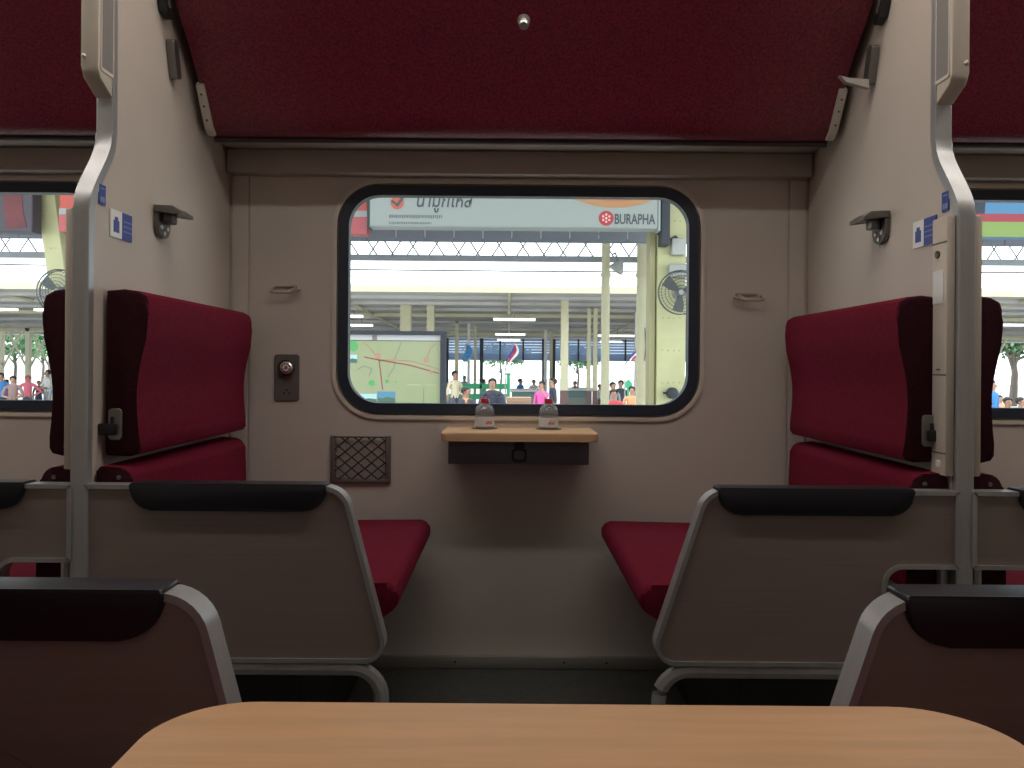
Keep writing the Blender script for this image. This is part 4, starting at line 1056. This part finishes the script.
# ---- people
def person(px, py, y, label, shirt, legs, pose='down', turn=0.0, hair=HAIR, skin=SKIN, H=1.66, hood=None, seated=False):
    x, ztop = at(px, py, y)
    feet = GZ if not seated else GZ
    H = ztop - feet if not seated else H
    if seated: base = ztop - H
    else: base = feet
    k = H / 1.7
    J = {}; E = []; V = []; Rr = []; Mi = []
    def add(name, co, r, m, parent=None, ry=None):
        J[name] = len(V); V.append(Vector(co) * k); Rr.append((r * k, (ry or r) * k)); Mi.append(m)
        if parent is not None: E.append((J[parent], J[name]))
    add('pelvis', (0, 0, 0.94), 0.135, 1, None, 0.10)
    add('waist', (0, 0, 1.08), 0.125, 0, 'pelvis', 0.092)
    add('chest', (0, 0, 1.27), 0.155, 0, 'waist', 0.105)
    add('collar', (0, 0.0, 1.40), 0.10, 0, 'chest', 0.075)
    add('neck', (0, -0.005, 1.475), 0.052, 2, 'collar')
    add('jaw', (0, -0.02, 1.55), 0.066, 2, 'neck', 0.078)
    add('brow', (0, -0.01, 1.62), 0.076, 2, 'jaw', 0.09)
    add('crown', (0, 0.0, 1.675), 0.05, 2, 'brow')
    for s, n in ((-1, 'l'), (1, 'r')):
        add('sh' + n, (s * 0.185, 0, 1.385), 0.060, 0, 'collar')
        if pose == 'hips': el, wr = (s * 0.40, 0.06, 1.14), (s * 0.20, -0.04, 1.02)
        elif pose == 'counter': el, wr = (s * 0.27, -0.04, 1.13), (s * 0.12, -0.28, 1.08)
        elif pose == 'raise' and s > 0: el, wr = (0.30, -0.20, 1.28), (0.20, -0.26, 1.48)
        else: el, wr = (s * 0.245, 0.02, 1.12), (s * 0.25, -0.05, 0.88)
        add('el' + n, el, 0.043, 0 if pose in ('hips',) else 0, 'sh' + n)
        mid = tuple((a + b_) / 2 for a, b_ in zip(el, wr))
        add('fa' + n, mid, 0.037, 0 if hood else 2, 'el' + n)
        add('wr' + n, wr, 0.028, 2, 'fa' + n)
        d = (Vector(wr) - Vector(el)).normalized(); palm = Vector(wr) + d * 0.08
        add('pa' + n, palm, 0.034, 2, 'wr' + n, 0.022)
        add('hip' + n, (s * 0.095, 0, 0.87), 0.085, 1, 'pelvis')
        if seated: kn, an, to = (s * 0.11, -0.42, 0.86), (s * 0.11, -0.42, 0.46), (s * 0.11, -0.56, 0.43)
        else: kn, an, to = (s * 0.105, -0.01, 0.49), (s * 0.11, 0.03, 0.08), (s * 0.12, -0.14, 0.035)
        add('kn' + n, kn, 0.06, 1, 'hip' + n); add('an' + n, an, 0.042, 1, 'kn' + n); add('to' + n, to, 0.036, 3, 'an' + n)
    me = bpy.data.meshes.new('p'); me.from_pydata([tuple(v) for v in V], E, [])
    ob = bpy.data.objects.new('p', me); COL.objects.link(ob)
    md = ob.modifiers.new('s', 'SKIN'); md.use_smooth_shade = True
    sk = me.skin_vertices[0].data
    for i, (a, c) in enumerate(Rr): sk[i].radius = (a, c); sk[i].use_root = (i == 0)
    sb = ob.modifiers.new('u', 'SUBSURF'); sb.levels = 1; sb.render_levels = 1
    bpy.context.view_layer.update(); dg = bpy.context.evaluated_depsgraph_get()
    bmh = bpy.data.meshes.new_from_object(ob.evaluated_get(dg)); bpy.data.objects.remove(ob)
    bm = bmesh.new(); bm.from_mesh(bmh)
    # fingers rooted in the palms, nose, ears: same continuous body object
    hb = B(); hb.bm.free(); hb.bm = bm
    for s, n in ((-1, 'l'), (1, 'r')):
        P = V[J['pa' + n]]; d = (P - V[J['wr' + n]]).normalized(); side = d.cross(Vector((0, 1, 0.2))).normalized()
        for f_, ln in zip((-1.2, -0.4, 0.4, 1.2), (0.065, 0.08, 0.075, 0.058)):
            a = P + side * f_ * 0.019 * k; hb.tube([a, a + d * ln * 0.5 * k, a + d * ln * k + Vector((0, -0.02 * k, 0))], [0.009 * k, 0.0085 * k, 0.006 * k], 5)
        a = P - d * 0.03 * k; hb.tube([a, a - side * s * 0.04 * k + d * 0.02 * k, a - side * s * 0.05 * k + d * 0.055 * k], [0.011 * k, 0.010 * k, 0.007 * k], 5)
        hb.ball(tuple(Vector((s * 0.082, 0.0, 1.60)) * k), 0.024 * k, 1, (0.4, 0.7, 1.1))
    hb.ball(tuple(Vector((0, -0.105, 1.585)) * k), 0.018 * k, 1, (0.8, 1, 1.3))
    bmesh.ops.recalc_face_normals(bm, faces=bm.faces)
    segs = [(V[a], V[c], Mi[c] if Mi[a] != 2 or Mi[c] == 2 else Mi[c]) for a, c in E]
    for fc in bm.faces:
        p = fc.calc_center_median(); best = 1e9
        for i, v in enumerate(V):
            dd = (p - v).length - Rr[i][0] * 0.6
            if dd < best: best = dd; fc.material_index = Mi[i]
        fc.smooth = True
    if hood:
        for fc in bm.faces:
            p = fc.calc_center_median()
            if p.z > 1.46 * k and p.y > -0.06 * k: fc.material_index = 0
    Rm = Matrix.Rotation(turn, 3, 'Z'); o0 = Vector((x, y, base))
    for v in bm.verts: v.co = Rm @ v.co
    bme = bpy.data.meshes.new('person'); bm.to_mesh(bme); bm.free(); bpy.data.meshes.remove(bmh)
    r = thing('person', o0, label, 'person', 'people on the platform')
    for m in (shirt, legs, skin, mat('shoe', (0.05, 0.045, 0.04), 0.6)): bme.materials.append(m)
    o = bpy.data.objects.new('body', bme); COL.objects.link(o); o.parent = r; ORG[o] = o0
    # hair / hood
    b = B(); b.ball((0, 0.012 * k, 1.635 * k), 0.10 * k, 2, (0.93, 1.08, 0.95))
    for v in list(b.bm.verts):
        if v.co.y < -0.035 * k and v.co.z < 1.655 * k or v.co.z < 1.53 * k: b.bm.verts.remove(v)
    b.xf(lambda c: Rm @ c + o0); b.done('hood' if hood else 'hair', hood or hair, r)
    b = B()
    for s in (-1, 1): b.ball((s * 0.030 * k, -0.094 * k, 1.615 * k), 0.009 * k, 1)
    b.xf(lambda c: Rm @ c + o0); b.done('eyes', HAIR, r)
    b = B(); b.ball((0, -0.093 * k, 1.545 * k), 0.02 * k, 1, (1.2, 0.35, 0.3)); b.xf(lambda c: Rm @ c + o0); b.done('mouth', mat('lip', (0.35, 0.12, 0.10), 0.6), r)
    if seated:
        st = thing('stool', (x, y + 0.0, GZ), 'plain low stool under the %s' % label.split(' seated')[0], 'stool')
        zt = base + 0.78 * k
        B().box(x - 0.2, x + 0.2, y - 0.2, y + 0.2, zt - 0.05, zt, 0.015).done('seat', TEAL, st)
        for sx_ in (-1, 1):
            for sy_ in (-1, 1): B().box(x + sx_ * 0.17 - 0.02, x + sx_ * 0.17 + 0.02, y + sy_ * 0.17 - 0.02, y + sy_ * 0.17 + 0.02, GZ, zt - 0.05).done('leg', STEEL, st)
    return r
C = lambda n, c: mat(n, c, 0.8)
JEANS = C('jeans', (0.06, 0.08, 0.14)); DARK = C('dark_cloth', (0.045, 0.05, 0.07)); GREYC = C('grey_cloth', (0.30, 0.32, 0.36))
PINK = C('pink_cloth', (0.78, 0.16, 0.24)); HOT = C('hot_pink_cloth', (0.80, 0.12, 0.40)); BLUEC = C('blue_cloth', (0.05, 0.22, 0.55)); YEL = C('pale_yellow_cloth', (0.80, 0.70, 0.50)); ORG_ = C('orange_cloth', (0.75, 0.35, 0.18)); PURP = C('purple_cloth', (0.2, 0.12, 0.35)); WHC = C('white_cloth', (0.75, 0.75, 0.75)); REDC = C('red_cloth', (0.6, 0.08, 0.1))
person(492.5, 379, 16.5, 'person in a dark navy shirt leaning forward behind the navy bench', DARK, JEANS, 'counter')
person(455, 372, 23, 'person in pale yellow clothes walking behind the green railing', YEL, JEANS, 'down', 0.7)
person(466, 388, 16, 'person in an orange sleeved top beside the plum bench', ORG_, DARK, 'down', 1.2)
person(542, 381.5, 19.5, 'person in a hot pink top with hands raised to the face', HOT, JEANS, 'raise', -0.7)
person(553, 378.5, 20.5, 'person in a dark shirt standing behind the pink topped person', DARK, JEANS, 'down', -1.4)
person(520.5, 379, 30, 'person in a blue shirt far off behind the teal counter', BLUEC, DARK, 'down', 1.0)
person(464.5, 376.5, 32, 'person in grey clothes waiting behind the railing beside the flag', GREYC, DARK)
person(484, 380, 31, 'person in pale grey clothes far behind the navy shirted person', GREYC, JEANS, 'down', 2.0)
person(613, 382, 21, 'person in a dark coat beside the red counter', GREYC, DARK, 'down', 0.4)
person(621, 380, 23, 'person in black standing below the waving flag', DARK, DARK, 'down', -0.5)
person(614, 389, 16, 'person in a red and white top near the slim steel post', REDC, WHC, 'counter')
person(684, 384, 16, 'person in a blue jacket beside the riveted column', BLUEC, JEANS, 'raise', -0.9)
person(632, 386, 19, 'person in orange behind the thick pipe post', ORG_, JEANS)
person(28, 379.5, 25, 'person in a pink hooded top with hands on hips', PINK, JEANS, 'hips', 0.25, hood=PINK)
person(1, 377.5, 23, 'person in a bright blue shirt beside the braced column', BLUEC, DARK, 'down', 0.5)
person(13, 380.5, 22, 'person with dark hair in a brown and purple top', C('brown_cloth', (0.3, 0.2, 0.18)), DARK, 'counter', 0.5)
person(47.5, 374, 27, 'person in grey white clothes holding a rail', WHC, GREYC, 'counter', -0.6)
person(57, 383, 23, 'person in a slate top half behind the red seat back', GREYC, DARK, 'down')
person(992, 377, 18, 'person in a royal blue shirt beyond the ladder partition', BLUEC, GREYC, 'down', 0.5)
person(1008, 394, 15, 'person with black hair in a white top beyond the ladder partition', WHC, JEANS, 'counter')
person(1021, 394, 15.6, 'person in a plum top beyond the ladder partition', PURP, DARK, 'down', 0.6)
person(988, 397, 14.5, 'person in a red scarfed top beyond the ladder partition', REDC, GREYC, 'down', -0.4)
person(600, 384, 30, 'person in a white shirt far behind the close pair of columns', WHC, JEANS, 'down', 0.8)
person(575, 381, 31, 'person in slate clothes far behind the teal counter by the columns', GREYC, DARK, 'down', -0.6)
person(534, 380, 32, 'person in pale clothes far behind the teal counter and brown crate', WHC, DARK, 'down', 0.3)
person(6, 384, 26, 'person in a purple top between the blue and the brown topped persons', PURP, DARK, 'down', -0.4)
person(39, 385, 29, 'person in a dark top behind the pink hooded person', DARK, JEANS, 'down', 0.9)
person(1000, 392, 19, 'person in an orange top beyond the ladder partition', ORG_, DARK, 'down', 0.2)
